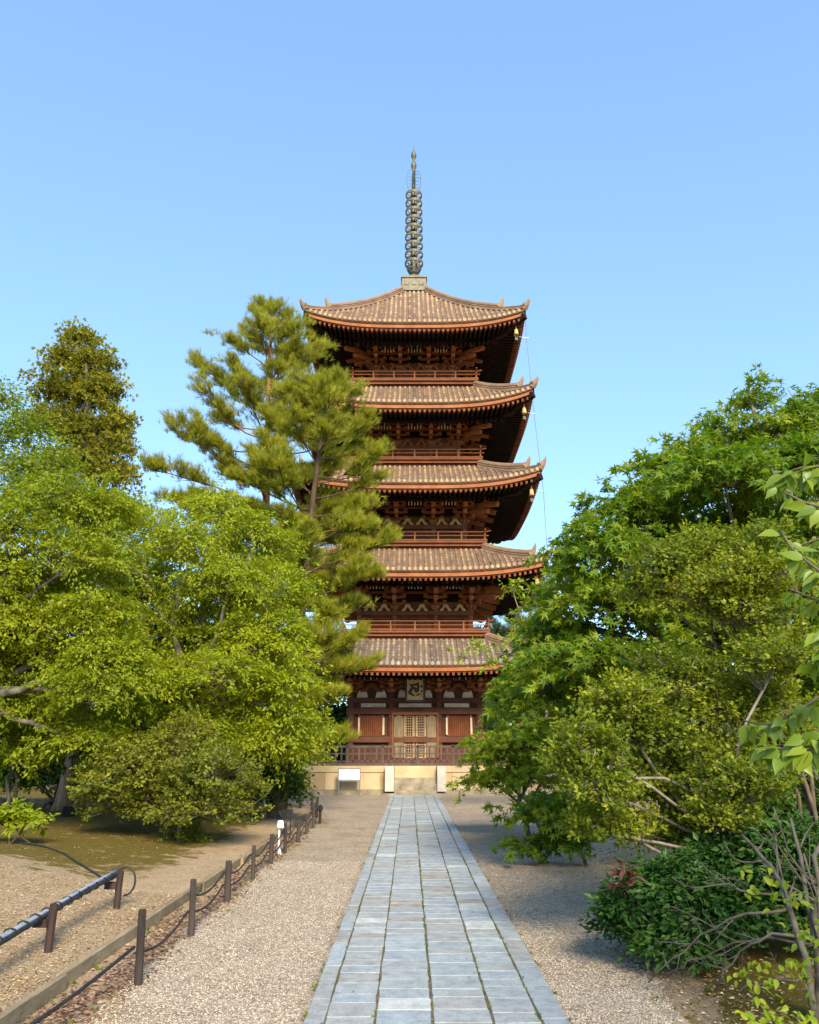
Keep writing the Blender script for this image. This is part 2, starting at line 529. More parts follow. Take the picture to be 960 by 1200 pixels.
M['ground'] = ground_mat()
M['gravel'] = gravel_mat()
M['paving'] = paving_mat()
M['joint'] = simple('sandy_joint', (0.05, 0.046, 0.022), (0.17, 0.14, 0.085), 5, 0.95, bump=0.5, bscale=60, spec=0.1)

# ------------------------------------------------------------------ ground
PXC = 0.175                   # centre line of the stone path
EDGE_X = -2.62                # timber edging line


def right_edge(Y):
    return np.interp(Y, [-6, 5, 6.2, 7.4, 9, 11, 13, 17, 24, 34], [1.6, 1.72, 1.83, 1.95, 2.15, 2.55, 3.0, 3.9, 5.5, 7.5])


def smooth(x, a, b):
    t = np.clip((x - a) / (b - a), 0, 1)
    return t * t * (3 - 2 * t)


def height(x, y):
    x, y = np.asarray(x, float), np.asarray(y, float)
    fade = 1 - smooth(y, 20, 28)
    left = smooth(-x, 2.63, 2.69)
    mound = 0.55 * np.exp(-((x + 6.2) / 2.0) ** 2 - ((y - 8.2) / 3.2) ** 2)
    hl = left * (0.095 * fade + mound + 0.20 * smooth(-x, 2.7, 6) * fade)
    re = right_edge(y)
    hr = smooth(x, re + 0.05, re + 1.6) * 0.13 * (1 - smooth(y, 24, 30)) * smooth(y, -2, 2)
    return hl + hr + 0.012 * np.sin(x * 2.1 + 1) * np.sin(y * 1.7) * (left + (x > re + 0.5))


xs = np.unique(np.concatenate([np.linspace(-400, -40, 10), np.linspace(-40, -12, 15), np.linspace(-12, -2.8, 60), np.linspace(-2.8, -2.5, 14),
                               np.linspace(-2.5, 8, 70), np.linspace(8, 40, 18), np.linspace(40, 400, 10)]))
ys = np.unique(np.concatenate([np.linspace(-200, -10, 8), np.linspace(-10, 26, 140), np.linspace(26, 60, 20), np.linspace(60, 500, 12)]))
GX, GY = np.meshgrid(xs, ys)
GZ = height(GX, GY) - 0.006
gm = MB()
grid(gm, np.stack([GX, GY, GZ], -1))
ground = tag(gm.build('ground', M['ground'], smooth=True), 'straw coloured garden earth with patches of moss', 'ground', kind='structure')
# where moss grows
mossv = np.full(GX.shape, 0.25)
mossv = np.where(GX < EDGE_X, 0.05 + 0.72 * smooth(GY, 9.2, 12.6) * smooth(-GX, 2.7, 4.0) - 0.5 * smooth(-GX - (GY - 12) * 0.0, 30, 40), mossv)
mossv = np.where(GX > right_edge(GY) + 0.3, 0.75 - 0.6 * smooth(GY, 8.5, 11), mossv)
am = ground.data.attributes.new('moss', 'FLOAT', 'POINT')
am.data.foreach_set('value', mossv.ravel().astype(np.float32))

gv = MB()
gy = np.linspace(-6, 34, 260)
gu = np.linspace(0, 1, 40)
V = np.zeros((len(gy), len(gu), 3))
for i, Y in enumerate(gy):
    w = smooth(Y, 23, 29)
    xl = -2.12 + 0.10 * math.sin(Y * 1.3) + 0.07 * math.sin(Y * 3.1 + 1) + 0.03 * math.sin(Y * 8.3) - 3.0 * w
    xr = right_edge(Y) + 0.12 * math.sin(Y * 1.1 + 2) + 0.07 * math.sin(Y * 3.7) + 0.03 * math.sin(Y * 9.1)
    V[i, :, 0] = xl + (xr - xl) * gu
    V[i, :, 1] = Y
    V[i, :, 2] = 0.004 + np.maximum(0, height(V[i, :, 0], Y)) * 1.0
V[..., 2] = np.where(V[..., 0] < -2.5, 0.004, V[..., 2])
grid(gv, V)
tag(gv.build('gravel_path', M['gravel'], smooth=True), 'pale tan gravel on both sides of the stone path', 'path', kind='structure')

# stone path: individual slabs in four columns between long border stones
pb = MB()
Y0, Y1 = -3.0, 32.0
box2(pb, PXC - 0.855, PXC + 0.855, Y0, Y1, -0.02, 0.0325)
stm = MB()
cols = [(-0.86, -0.735, 'b'), (-0.72, -0.41, 's'), (-0.395, -0.03, 's'), (-0.012, 0.36, 's'), (0.377, 0.672, 's'), (0.69, 0.86, 'b')]
for x0, x1, kind in cols:
    y = Y0 + rng.uniform(0, 0.2)
    while y < Y1 - 0.1:
        L = rng.uniform(0.55, 1.0) if kind == 'b' else rng.choice([rng.uniform(0.17, 0.26), rng.uniform(0.22, 0.32), rng.uniform(0.28, 0.42)])
        L = min(L, Y1 - y)
        t = np.clip(rng.normal(0.62, 0.18), 0.24, 1.0)
        if rng.random() < 0.035:
            t = rng.uniform(0.0, 0.2)
        if L > 0.08:
            cbox(stm, PXC + x0, PXC + x1, y + 0.008, y + L - 0.008, 0.0, 0.0378 + rng.uniform(-0.0012, 0.0018), 0.0025, t, 0.006)
        y += L
path = tag(stm.build('stone_path', M['paving']), 'straight path of blue grey stone slabs leading to the pagoda', 'path', kind='structure')
tag(pb.build('path_bedding', M['joint']), 'sandy mossy bedding showing in the joints of the path', 'path', kind='structure')

# ------------------------------------------------------------------ pagoda
PX, PY = 0.225, 36.6
pag = thing('pagoda', 'five-storey dark red wooden pagoda with tiled roofs and a bronze spire', 'pagoda', (PX, PY, 0))
EAVE_PX = [779, 668, 565, 471, 377]
WS = [5.25, 5.22, 5.16, 5.02, 4.84]
ZE = [zat(p, PY - w) for p, w in zip(EAVE_PX, WS)]
LIFT = [0.42, 0.45, 0.58, 0.68, 0.62]
WALL = [2.58, 2.32, 2.14, 1.94, 1.76]
BALC = [None, 3.05, 3.02, 2.93, 2.84]
ZB = [None] + [zat(p, PY - b) for p, b in zip([750, 644, 546, 453], BALC[1:])]
PLAT_Z = 1.05
ROT4 = [rz(k * math.pi / 2) for k in range(4)]


def four(m, sub):
    for Mx in ROT4:
        m.merge(sub, Mx)


def four_obj(pieces, name, mat, parent, sides=(0, 1, 3)):
    """each piece of the front face an object; turned copies for the other faces"""
    for p in pieces:
        o = p.build(name, mat, parent)
        for q in sides[1:]:
            dup(o, parent, rot=q * math.pi / 2)


def lathe_c(m, prof, n, c, tint=None):
    lathe(m, prof, n, c, tint)


def roof(k):
    W, ze, L = WS[k], ZE[k], LIFT[k]
    top = k == 4
    wt = 0.62 if top else BALC[k + 1] - 0.12
    zt = zat(342, PY - 0.6) if top else ZB[k + 1] + 0.02
    lin = 0.72 if top else 0.9

    def surf(t, s):
        a = W + (wt - W) * t
        z = ze + 0.05 + (zt - ze - 0.05) * (lin * t + (1 - lin) * t * t) + L * np.abs(s) ** 3.2 * (1 - t) ** 2
        return a, z
    # tile bed
    m = MB()
    sub = MB()
    t = np.linspace(0, 1, 14)[:, None]
    s = np.linspace(-1, 1, 41)[None]
    a, z = surf(t, s)
    grid(sub, np.stack([s * a, -a + 0 * s, z + 0 * s], -1))
    # pan-tile lip
    e = np.linspace(-1, 1, 41)
    _, z0 = surf(0.0, e)
    grid(sub, np.stack([np.stack([e * W, np.full(41, -W), z0], -1), np.stack([e * W, np.full(41, -W + 0.02), z0 - 0.09], -1)]))
    four(m, sub)
    ro = m.build('roof', M['tiledark'], pag, smooth=False)
    # cover tiles
    m = MB()
    sub = MB()
    pitch = 0.215
    nrow = int((W - 0.15) / pitch)
    ang = np.linspace(0, math.pi, 6)
    for r in range(-nrow, nrow + 1):
        x = r * pitch
        tm = min(1.0, (W - abs(x)) / (W - wt) - 0.01)
        if tm < 0.04:
            continue
        run = tm * (W - wt)
        n = max(1, int(round(run / 0.30)))
        tt = np.linspace(0, tm, n + 1)
        rowt = rng.uniform(0.25, 0.75)
        prev = None
        for i in range(n):
            vs = []
            for q, rad in ((tt[i], 0.067), (tt[i + 1] , 0.054)):
                aa, zz = surf(q, x / (W + (wt - W) * q))
                vs.append(np.stack([x + rad * np.cos(ang), np.full(6, -aa), zz + rad * np.sin(ang) * 1.05], -1))
            grid(sub, np.stack(vs), np.clip(rowt + rng.uniform(-0.25, 0.25), 0, 1))
        aa, zz = surf(0.0, x / W)
        ca = np.arange(10) * 2 * math.pi / 10
        disc = np.stack([x + 0.075 * np.cos(ca), np.full(10, -W - 0.012), zz + 0.01 + 0.075 * np.sin(ca)], -1)
        disc2 = disc + np.array([0, 0.05, 0])
        idx = np.arange(10)
        sub.add(np.concatenate([disc, disc2]), [idx[None], np.stack([idx, idx + 10, (idx + 1) % 10 + 10, (idx + 1) % 10], -1)], rng.uniform(0.45, 0.8))
    four(m, sub)
    m.build('roof_tiles', M['tile'] if k else M['tile_grey'], ro)
    # hip ridges with horned finials
    hm = MB()
    for lo, hgt, w in ((0.0, 0.16, 0.26), (0.24, 0.34, 0.30)):
        q = np.linspace(lo + 0.015, 1, 16)
        aa, zz = surf(q, 1.0)
        half = [[0.5, -0.05 / hgt], [0.5, 0.16], [0.40, 0.18], [0.40, 0.26], [0.48, 0.28], [0.48, 0.42], [0.38, 0.44], [0.38, 0.52], [0.46, 0.54], [0.46, 0.66], [0.30, 0.70], [0.27, 0.88], [0.14, 1.0]]
        sec = np.array([[-a_ * w, b_ * hgt] for a_, b_ in half] + [[a_ * w, b_ * hgt] for a_, b_ in half[::-1]])
        ns_ = len(sec)
        side = np.array([math.sqrt(.5), math.sqrt(.5), 0])
        rings = [np.array([a_, -a_, z_]) + sec[:, 0][:, None] * side + np.c_[np.zeros(ns_), np.zeros(ns_), sec[:, 1]] for a_, z_ in zip(aa, zz)]
        grid(hm, np.stack(rings), 0.3)
        hm.add(rings[0], [np.arange(ns_)[None]], 0.3)
    for lo, hh in ((0.005, 0.30), (0.24, 0.46)):
        a_, z_ = surf(lo, 1.0)
        base = np.array([a_, -a_, z_])
        d = np.array([math.sqrt(.5), -math.sqrt(.5), 0])
        u = np.array([0, 0, 1.0])
        tube(hm, [base - d * 0.10, base + d * 0.02 + u * hh * .4, base + d * 0.10 + u * hh * .7, base + d * 0.17 + u * hh, base + d * 0.20 + u * (hh + 0.12)], [0.15, 0.13, 0.09, 0.06, 0.015], 7, 0.4)
        tube(hm, [base - d * 0.2 + u * 0.2, base - d * 0.06 + u * (hh * 0.55), base - d * 0.1 + u * (hh * 0.85)], [0.09, 0.06, 0.015], 6, 0.4)
        side = np.array([math.sqrt(.5), math.sqrt(.5), 0])
        for sg in (-1, 1):
            tube(hm, [base + side * 0.06 * sg + u * 0.08, base + side * 0.15 * sg + u * 0.16, base + side * 0.13 * sg + u * 0.27], [0.08, 0.05, 0.012], 6, 0.4)
    r0 = hm.build('hip_ridge', M['tile'], ro)
    for q in range(1, 4):
        dup(r0, ro, rot=q * math.pi / 2)
    # eave boards
    m = MB()
    sub = MB()
    e = np.linspace(-1, 1, 61)
    lift = L * np.abs(e) ** 3.2

    def strip(y_out, y_in, z_top, z_bot, tint):
        wo, wi = W - y_out, W - y_in
        P = [np.stack([e * wo, np.full(61, -wo), ze + z_top + lift], -1), np.stack([e * wo, np.full(61, -wo), ze + z_bot + lift], -1),
             np.stack([e * wi, np.full(61, -wi), ze + z_bot + lift], -1), np.stack([e * wi, np.full(61, -wi), ze + z_top + lift], -1)]
        grid(sub, np.stack(P + [P[0]]), tint)
    strip(0.05, 0.25, 0.0, -0.075, 0.1)
    strip(0.09, 0.30, -0.078, -0.235, 0.75)
    strip(0.16, 0.34, -0.238, -0.285, 0.2)
    four(m, sub)
    m.build('eave_board', M['wood_bright'], ro)
    m = MB()
    sub = MB()
    strip(1.18, 1.36, -0.30, -0.40, 0.3)
    four(m, sub)
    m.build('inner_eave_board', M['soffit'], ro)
    # rafters, two layers, and the boards above them
    m = MB()
    sub = MB()
    mo = MB()
    subo = MB()
    n = int((W - 0.25) / 0.205)
    inner = WALL[k] - 0.05
    for j in range(-n, n + 1):
        x = j * 0.205
        lf = L * abs(x / W) ** 3.2
        y_in = max(inner + 0.0, abs(x) + 0.05)
        for (ins, zo, sl, yend) in ((0.13, -0.335, 0.13, max(y_in, W - 1.9)), (1.12, -0.44 + 0.0, 0.27, y_in)):
            yo = W - ins
            if yo - yend < 0.12:
                continue
            zi = zo + sl * (yo - yend)
            lin_ = lf * max(0.0, (yend - inner) / (W - inner)) if ins < 1 else lf * 0.35
            lo_ = lf if ins < 1 else lf * 0.75
            beam(sub, (x, -yo + (0.25 if ins < 1 else 0), ze + zo + lo_ + (0.03 if ins < 1 else 0)), (x, -yend, ze + zi + lin_), 0.085, 0.10, tint=rng.uniform(0, 1))
            if ins < 1:
                beam(subo, (x, -yo, ze + zo + lo_), (x, -yo + 0.249, ze + zo + lo_ + 0.032), 0.09, 0.105, tint=rng.uniform(0, 1))
    four(m, sub)
    four(mo, subo)
    mo.build('rafter_ends', M['wood'], ro)  # outer rafter tips in the plain wood colour
    m.build('rafter_rows', M['soffit'], ro)  # the rafters themselves, eave shade painted in by the dark material
    m = MB()
    sub = MB()
    e = np.linspace(-1, 1, 41)
    lift = L * np.abs(e) ** 3.2
    rows = []
    for a_, dz, lf in ((W - 0.2, -0.26, 1.0), (W - 1.15, -0.26 + 0.13, 0.72), (inner, -0.375 + 0.27 * (W - 1.12 - inner), 0.1)):
        rows.append(np.stack([e * a_, np.full(41, -a_), ze + dz + lift * lf], -1))
    grid(sub, np.stack(rows))
    four(m, sub)
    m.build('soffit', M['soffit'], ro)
    # hip rafters under the corners
    hm = MB()
    zin = ze - 0.44 + 0.27 * (W - 1.12 - inner) - 0.12
    o_ = W - 0.06
    beam(hm, (o_ - 0.9, -(o_ - 0.9), ze - 0.43 + L * 0.62), (o_, -o_, ze - 0.30 + L), 0.22, 0.24, tint=0.7)
    beam(hm, (inner, -inner, zin), (o_ - 0.75, -(o_ - 0.75), ze - 0.44 + L * 0.6), 0.24, 0.28, tint=0.6)
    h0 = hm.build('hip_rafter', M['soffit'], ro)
    for q in range(1, 4):
        dup(h0, ro, rot=q * math.pi / 2)
    return surf


SURF = [roof(k) for k in range(5)]


def bracket_mesh(diag=False):
    """three-stepped bracket cluster, base at the origin, reaching out along -Y"""
    m = MB()
    k = 1.35 if diag else 1.0

    def blk(x, y, z, s=0.17, h=0.11, t=0.7):
        v = np.array([[-.36, -.36, 0], [.36, -.36, 0], [.36, .36, 0], [-.36, .36, 0], [-.5, -.5, .5], [.5, -.5, .5], [.5, .5, .5], [-.5, .5, .5], [-.5, -.5, 1], [.5, -.5, 1], [.5, .5, 1], [-.5, .5, 1]]) * np.array([s, s, h])
        f = [[3, 2, 1, 0], [8, 9, 10, 11]]
        for q in range(4):
            n = (q + 1) % 4
            f += [[q, n, 4 + n, 4 + q], [4 + q, 4 + n, 8 + n, 8 + q]]
        m.add(v + np.array([x, y, z]), [np.array(f)], t)

    def arm(y, z, half, w=0.13, h=0.14, t=0.5):
        p = [(-half, z + h), (half, z + h), (half, z + h * .5), (half * .72, z + 0.02), (half * .5, z), (-half * .5, z), (-half * .72, z + 0.02), (-half, z + h * .5)]
        prism(m, p[::-1], y - w / 2, y + w / 2, t)
    blk(0, 0, 0, 0.36, 0.2, 0.6)
    for step in range(3):
        z = 0.2 + step * 0.25
        y = -0.36 * step * k
        if not diag or step == 0:
            arm(y, z, 0.50 if step < 2 else 0.42)
            for x in (-0.40, 0, 0.40):
                blk(x * (1 if step < 2 else .85), y, z + 0.14)
        beam(m, (0, 0.1, z + 0.07), (0, y - 0.42 * k, z + 0.07), 0.12, 0.14, tint=0.55)
        blk(0, y - 0.36 * k, z + 0.14)
    # tail rafters poke out and down with a squared end, sunlight put in their tint
    beam(m, (0, 0.1, 1.04), (0, -1.42 * k, 0.64), 0.19, 0.25, tint=0.98)
    beam(m, (0, 0.0, 0.66), (0, -1.02 * k, 0.38), 0.17, 0.21, tint=0.95)
    arm(-1.08 * k, 0.84, 0.42)
    for x in (-0.34, 0, 0.34):
        blk(x, -1.08 * k, 0.98)
    return m


BR_N, BR_D = bracket_mesh(), bracket_mesh(True)
br_me, br_md = None, None


def frogleg(m, x, y, z, w, h, tint=0.5):
    """open-legged strut: an arch with spread feet"""
    th = h * 0.32
    out = [(-w / 2, 0), (-w * .42, h * .25), (-w * .28, h * .42), (-w * .2, h * .85), (0, h), (w * .2, h * .85), (w * .28, h * .42), (w * .42, h * .25), (w / 2, 0)]
    inn = [(w * .3, 0), (w * .22, h * .22), (w * .12, h * .55), (0, h * .66), (-w * .12, h * .55), (-w * .22, h * .22), (-w * .3, 0)]
    n = len(out)
    # build as quads strip between outer and inner
    inn = [(q_[0] * 0.72, q_[1] * 0.8) for q_ in inn]
    ii = np.interp(np.linspace(0, 1, n), np.linspace(0, 1, 7), [p[0] for p in inn[::-1]]), np.interp(np.linspace(0, 1, n), np.linspace(0, 1, 7), [p[1] for p in inn[::-1]])
    for q in range(n - 1):
        a, b = out[q], out[q + 1]
        c, d = (ii[0][q + 1], ii[1][q + 1]), (ii[0][q], ii[1][q])
        prism(m, [(x + p[0], z + p[1]) for p in (d, c, b, a)], y - 0.05, y, tint)


def ring_beam(m, w, z0, z1, out, tint=0.5):
    """four butted beams round a square of half-width w, outer face at w+out"""
    o = w + out
    box2(m, -o, o, -o, -w + 0.02, z0, z1, tint)
    box2(m, -o, o, w - 0.02, o, z0, z1, tint)
    box2(m, -o, -w + 0.02, -w + 0.021, w - 0.021, z0, z1, tint)
    box2(m, w - 0.02, o, -w + 0.021, w - 0.021, z0, z1, tint)


def storey(k):
    global br_me, br_md
    w = WALL[k]
    ze = ZE[k]
    soff_in = ze - 0.44 + 0.27 * (WS[k] - 1.12 - w)
    zbase = PLAT_Z if k == 0 else ZB[k]
    zbr = zat(811, PY - w) if k == 0 else zbase + 1.36   # brackets start
    hb = soff_in - 0.12 - zbr
    # wall body
    m = MB()
    box2(m, -w, w, -w, w, zbase - (0.0 if k == 0 else 0.25), soff_in + 0.05, 0.3)
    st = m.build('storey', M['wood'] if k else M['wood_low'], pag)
    m = MB()
    ring_beam(m, w, zbr + (0.42 if k == 0 else 0.32), soff_in + 0.04, 0.012)
    m.build('upper_wall_shade', M['soffit'], st)  # dark band added over the wall to paint shade behind the brackets
    # columns
    cs = [-w, -w * 0.37, w * 0.37, w]
    m = MB()
    r = 0.155 if k == 0 else 0.12
    lathe(m, [(0.001, 0), (r, 0), (r, zbr - zbase), (0.001, zbr - zbase)], 12)
    col = None
    pos = [(cs[i], -w) for i in range(4)] + [(w, cs[i]) for i in (1, 2, 3)] + [(cs[i], w) for i in (0, 1, 2)] + [(-w, cs[i]) for i in (1, 2)]
    for (x, y) in pos:
        if col is None:
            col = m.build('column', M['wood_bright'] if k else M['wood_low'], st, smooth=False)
            col.location = (x, y, zbase)
        else:
            dup(col, st, (x, y, zbase))
    # horizontal beams
    m = MB()
    if k == 0:
        z = lambda p: zat(p, PY - w - 0.1)
        ring_beam(m, w, PLAT_Z + 0.02, PLAT_Z + 0.26, 0.13, 0.4)
        ring_beam(m, w, z(870), z(863), 0.17, 0.55)
        ring_beam(m, w, z(837), z(829.5), 0.17, 0.45)
        ring_beam(m, w, z(823.5), z(818), 0.15, 0.45)
    else:
        ring_beam(m, w, zbase + 1.10, zbase + 1.28, 0.14, 0.5)
        ring_beam(m, w, zbase + 0.93, zbase + 1.0, 0.09, 0.35)
        ring_beam(m, w, zbase + 0.50, zbase + 0.60, 0.10, 0.35)
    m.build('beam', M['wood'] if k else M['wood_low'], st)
    # purlin carried by the brackets
    m = MB()
    zp = zbr + 1.09 * hb / 1.12
    ring_beam(m, w + 1.02, zp, zp + 0.13, 0.06, 0.3)
    ring_beam(m, w + 0.66, zbr + 0.62 * hb / 1.12, zbr + 0.72 * hb / 1.12, 0.05, 0.2)
    m.build('purlin', M['wood'], st)
    # brackets
    sc_ = (1, 1, hb / 1.12)
    for q in range(4):
        for i in (1, 2):
            p = ROT4[q] @ np.array([cs[i], -w, 0])
            if br_me is None:
                o = BR_N.build('bracket', M['wood_bright'], st)
                br_me = o.data
            else:
                o = bpy.data.objects.new('bracket', br_me)
                COL.objects.link(o)
                o.parent = st
            o.location = (p[0], p[1], zbr)
            o.rotation_euler = (0, 0, q * math.pi / 2)
            o.scale = sc_
        p = ROT4[q] @ np.array([w, -w, 0])
        for a, dg in ((0, False), (math.pi / 4, True), (math.pi / 2, False)):
            if dg and br_md is None:
                o = BR_D.build('corner_bracket', M['wood_bright'], st)
                br_md = o.data
            else:
                o = bpy.data.objects.new('corner_bracket', br_md if dg else br_me)
                COL.objects.link(o)
                o.parent = st
            o.location = (p[0], p[1], zbr)
            o.rotation_euler = (0, 0, q * math.pi / 2 + a)
            o.scale = sc_
    # frog-leg struts between the brackets
    pcs = []
    bays = [(-w + cs[1]) / 2, 0, (w + cs[2]) / 2]
    hh = 0.36 if k == 0 else 0.30
    for b_ in bays:
        for dx in (-0.30, 0.30) if k else (0,):
            pc = MB()
            frogleg(pc, b_ + dx, -w - 0.07, zbr - 0.07 + (0.0 if k else 0.07), 0.52 if k else 0.95, hh, rng.uniform(0.3, 0.7))
            pcs.append(pc)
    four_obj(pcs, 'frog_leg_strut', M['gold'] if k in (1, 2) else (M['wood'] if k == 0 else M['wood_bright']), st)
    # little pale shelf supports up under the rafters
    m = MB()
    sub = MB()
    for b_ in bays:
        for j in range(-2, 3):
            beam(sub, (b_ + j * 0.13, -w - 1.12, zp + 0.1), (b_ + j * 0.13, -w - 0.74, zp - 0.22), 0.05, 0.05)
    four(m, sub)
    m.build('shelf_slats', M['plaster'], st)
    if k == 0:
        z = lambda p: zat(p, PY - w - 0.1)
        # plaster bands between the upper beams
        pcs = []
        for a, b in ((cs[0] + 0.4, cs[1] - 0.22), (cs[1] + 0.30, cs[2] - 0.30), (cs[2] + 0.22, cs[3] - 0.4)):
            pc = MB()
            box2(pc, a, b, -w - 0.06, -w + 0.02, z(829.4) + 0.02, z(823.6) - 0.02)
            pcs.append(pc)
        four_obj(pcs, 'plaster_panel', M['plaster'], st)
        pcs = []
        for sg in (-1, 1):
            for b_, wd in ((sg * 0.52 * w * 0.37, 0.42), (sg * (w * .37 + 0.42), 0.46), (sg * (w - 0.45), 0.46)):
                zz = z(817.6)
                pc = MB()
                pcs.append(pc)
                prism(pc, [(b_ - wd / 2, zz), (b_ + wd / 2, zz), (b_ + wd * .42, zz + 0.16), (b_ + wd * .28, zz + 0.3), (b_ - wd * .28, zz + 0.3), (b_ - wd * .42, zz + 0.16)], -w - 0.05, -w + 0.02)
        four_obj(pcs, 'wall_infill', M['plaster'], st)
        # slatted windows in the side bays
        pcs = []
        for c in ((cs[0] + cs[1]) / 2, (cs[2] + cs[3]) / 2):
            x0, x1 = c - 0.42, c + 0.42
            sub = MB()
            pcs.append(sub)
            box2(sub, x0 - 0.09, x0, -w - 0.10, -w + 0.01, z(862.5), z(838), 0.6)
            box2(sub, x1, x1 + 0.09, -w - 0.10, -w + 0.01, z(862.5), z(838), 0.6)
            for j in range(11):
                xx = x0 + (j + .5) * 0.84 / 11
                box(sub, (xx, -w - 0.03, (z(862.5) + z(838)) / 2), (0.05, 0.05, z(838) - z(862.5)), rz(math.pi / 4), 0.75)
        four_obj(pcs, 'slatted_window', M['wood'], st)
        pcs = []
        for c in (cs[0] + 0.33, cs[1] - 0.33 + 0.02, cs[2] + 0.31, cs[3] - 0.33):
            pc = MB()
            box2(pc, c - 0.035, c + 0.035, -w - 0.12, -w + 0.01, z(861), z(841), 0.8)
            pcs.append(pc)
        four_obj(pcs, 'pale_strip', M['plaster'], st)
        # door: lattice leaves in the middle, weathered outer leaves folded open
        dz0, dz1 = PLAT_Z + 0.27, z(838.5)
        fm = MB()
        box2(fm, -0.93, -0.86, -w - 0.20, -w, dz0, dz1 + 0.02, 0.6)
        box2(fm, 0.86, 0.93, -w - 0.20, -w, dz0, dz1 + 0.02, 0.6)
        box2(fm, -0.93, 0.93, -w - 0.20, -w, dz1 + 0.021, dz1 + 0.12, 0.6)
        fr = fm.build('door_frame', M['wood'], st)
        for sg in (-1, 1):
            lm = MB()
            x0, x1 = (0.02, 0.44) if sg > 0 else (-0.44, -0.02)
            for xx in (x0 + 0.03, x1 - 0.03):
                box(lm, (xx, -w - 0.07, (dz0 + dz1) / 2), (0.06, 0.05, dz1 - dz0))
            for j in range(1, 5):
                box(lm, (x0 + j * 0.42 / 5, -w - 0.07, (dz0 + dz1) / 2), (0.022, 0.03, dz1 - dz0))
            nz = 16
            for j in range(nz + 1):
                box(lm, ((x0 + x1) / 2, -w - 0.073, dz0 + 0.02 + j * (dz1 - dz0 - 0.04) / nz), (0.41, 0.03, 0.022 if j % 8 else 0.06))
            lm.build('lattice_door', M['lattice'], st)
            om = MB()
            xa, xb = sg * 0.46, sg * 0.84
            p = [(min(xa, xb), dz0), (max(xa, xb), dz0), (max(xa, xb), dz1 - 0.06), ((xa + xb) / 2 + 0.08, dz1), ((xa + xb) / 2 - 0.08, dz1), (min(xa, xb), dz1 - 0.06)]
            prism(om, p, -w - 0.16, -w - 0.11)
            for zz in (dz0 + 0.3, (dz0 + dz1) / 2, dz1 - 0.35):
                box(om, ((xa + xb) / 2, -w - 0.165, zz), (0.34, 0.02, 0.07))
            om.build('wooden_door', M['doorwood'], st)
        dm = MB()
        box2(dm, -0.45, 0.45, -w - 0.03, -w + 0.01, dz0, dz1)
        dm.build('dark_interior_panel', M['soffit'], st)  # thin dark panel painted as the unlit room behind the lattice
    else:
        # balcony: stepped base, floor, rail
        b = BALC[k]
        m = MB()
        ring_beam(m, b - 0.24, zbase - 0.12, zbase + 0.17, 0.02, 0.45)
        ring_beam(m, b - 0.12, zbase + 0.172, zbase + 0.30, 0.04, 0.7)
        for Mx in ROT4:
            s2 = MB()
            for j in range(-5, 6):
                box(s2, (j * 0.5, -b + 0.16, zbase + 0.235), (0.30, 0.10, 0.07), tint=0.9)
            m.merge(s2, Mx)
        box2(m, -b - 0.02, b + 0.02, -b - 0.02, b + 0.02, zbase + 0.302, zbase + 0.38, 0.75)
        m.build('balcony', M['wood'], st)
        m = MB()
        sub = MB()
        bb = b - 0.06
        zf = zbase + 0.382
        for zz, tk, ext in ((0.055, 0.06, 0.1), (0.24, 0.045, 0.16), (0.40, 0.06, 0.26)):
            tube(sub, [(-bb - ext, -bb, zf + zz + (0.05 if zz > .3 else 0)), (-bb, -bb, zf + zz), (bb, -bb, zf + zz), (bb + ext, -bb, zf + zz + (0.05 if zz > .3 else 0))], tk / 2, 6, 0.8)
        for j in range(-3, 4):
            box(sub, (j * bb / 3.0 * 0.999, -bb, zf + 0.2), (0.06, 0.06, 0.40), tint=0.7)
        four(m, sub)
        m.build('balcony_railing', M['wood_bright'], st)
        # doors and panels behind the rail
        m = MB()
        sub = MB()
        for a, b2 in ((cs[0] + 0.16, cs[1] - 0.14), (cs[2] + 0.14, cs[3] - 0.16)):
            box2(sub, a, b2, -w - 0.05, -w, zbase + 0.62, zbase + 0.90, 0.7)
            n = int((b2 - a) / 0.09)
            for j in range(n):
                box2(sub, a + j * 0.09 + 0.02, a + j * 0.09 + 0.06, -w - 0.075, -w - 0.05, zbase + 0.64, zbase + 0.88, 0.95)
        box2(sub, cs[1] + 0.13, cs[2] - 0.13, -w - 0.05, -w, zbase + 0.40, zbase + 0.92, 0.8)
        four(m, sub)
        m.build('wall_panel', M['wood'], st)
        m = MB()
        sub = MB()
        for sg in (-1, 1):
            ca = np.arange(20) * 2 * math.pi / 20
            rr = 0.27
            prism(sub, [(sg * 0.29 + rr * math.cos(a), zbase + 0.66 + rr * math.sin(a)) for a in ca], -w - 0.085, -w - 0.05, 0.2)
        four(m, sub)
        m.build('round_shutter', M['wood'], st)
    return st


for k in range(5):
    storey(k)

# spire
sp = None
Z = lambda p: zat(p, PY)
m = MB()
zb_, zt_ = Z(342), Z(331)
s_ = 0.60
box2(m, -s_, s_, -s_, s_, zb_ - 0.25, zt_ - 0.10)
box2(m, -s_ - 0.05, s_ + 0.05, -s_ - 0.05, s_ + 0.05, zt_ - 0.098, zt_)
for sg in (-1, 0, 1):
    for Mx in ROT4:
        s2 = MB()
        box(s2, (sg * 0.36, -s_ - 0.012, (zb_ + zt_) / 2 - 0.1), (0.24, 0.03, 0.26))
        m.merge(s2, Mx)
sp = m.build('spire', M['bronze'], pag)
m = MB()
lathe(m, [(0.5, zt_), (0.47, zt_ + 0.12), (0.36, zt_ + 0.26), (0.20, zt_ + 0.34), (0.16, zt_ + 0.4)], 20)
m.build('inverted_bowl', M['bronze'], sp, smooth=True)
m = MB()
tube(m, [(0, 0, zt_ + 0.3), (0, 0, Z(226)), (0, 0, Z(195))], [0.10, 0.085, 0.06], 10)
m.build('shaft', M['bronze_dark'], sp, smooth=True)
m = MB()
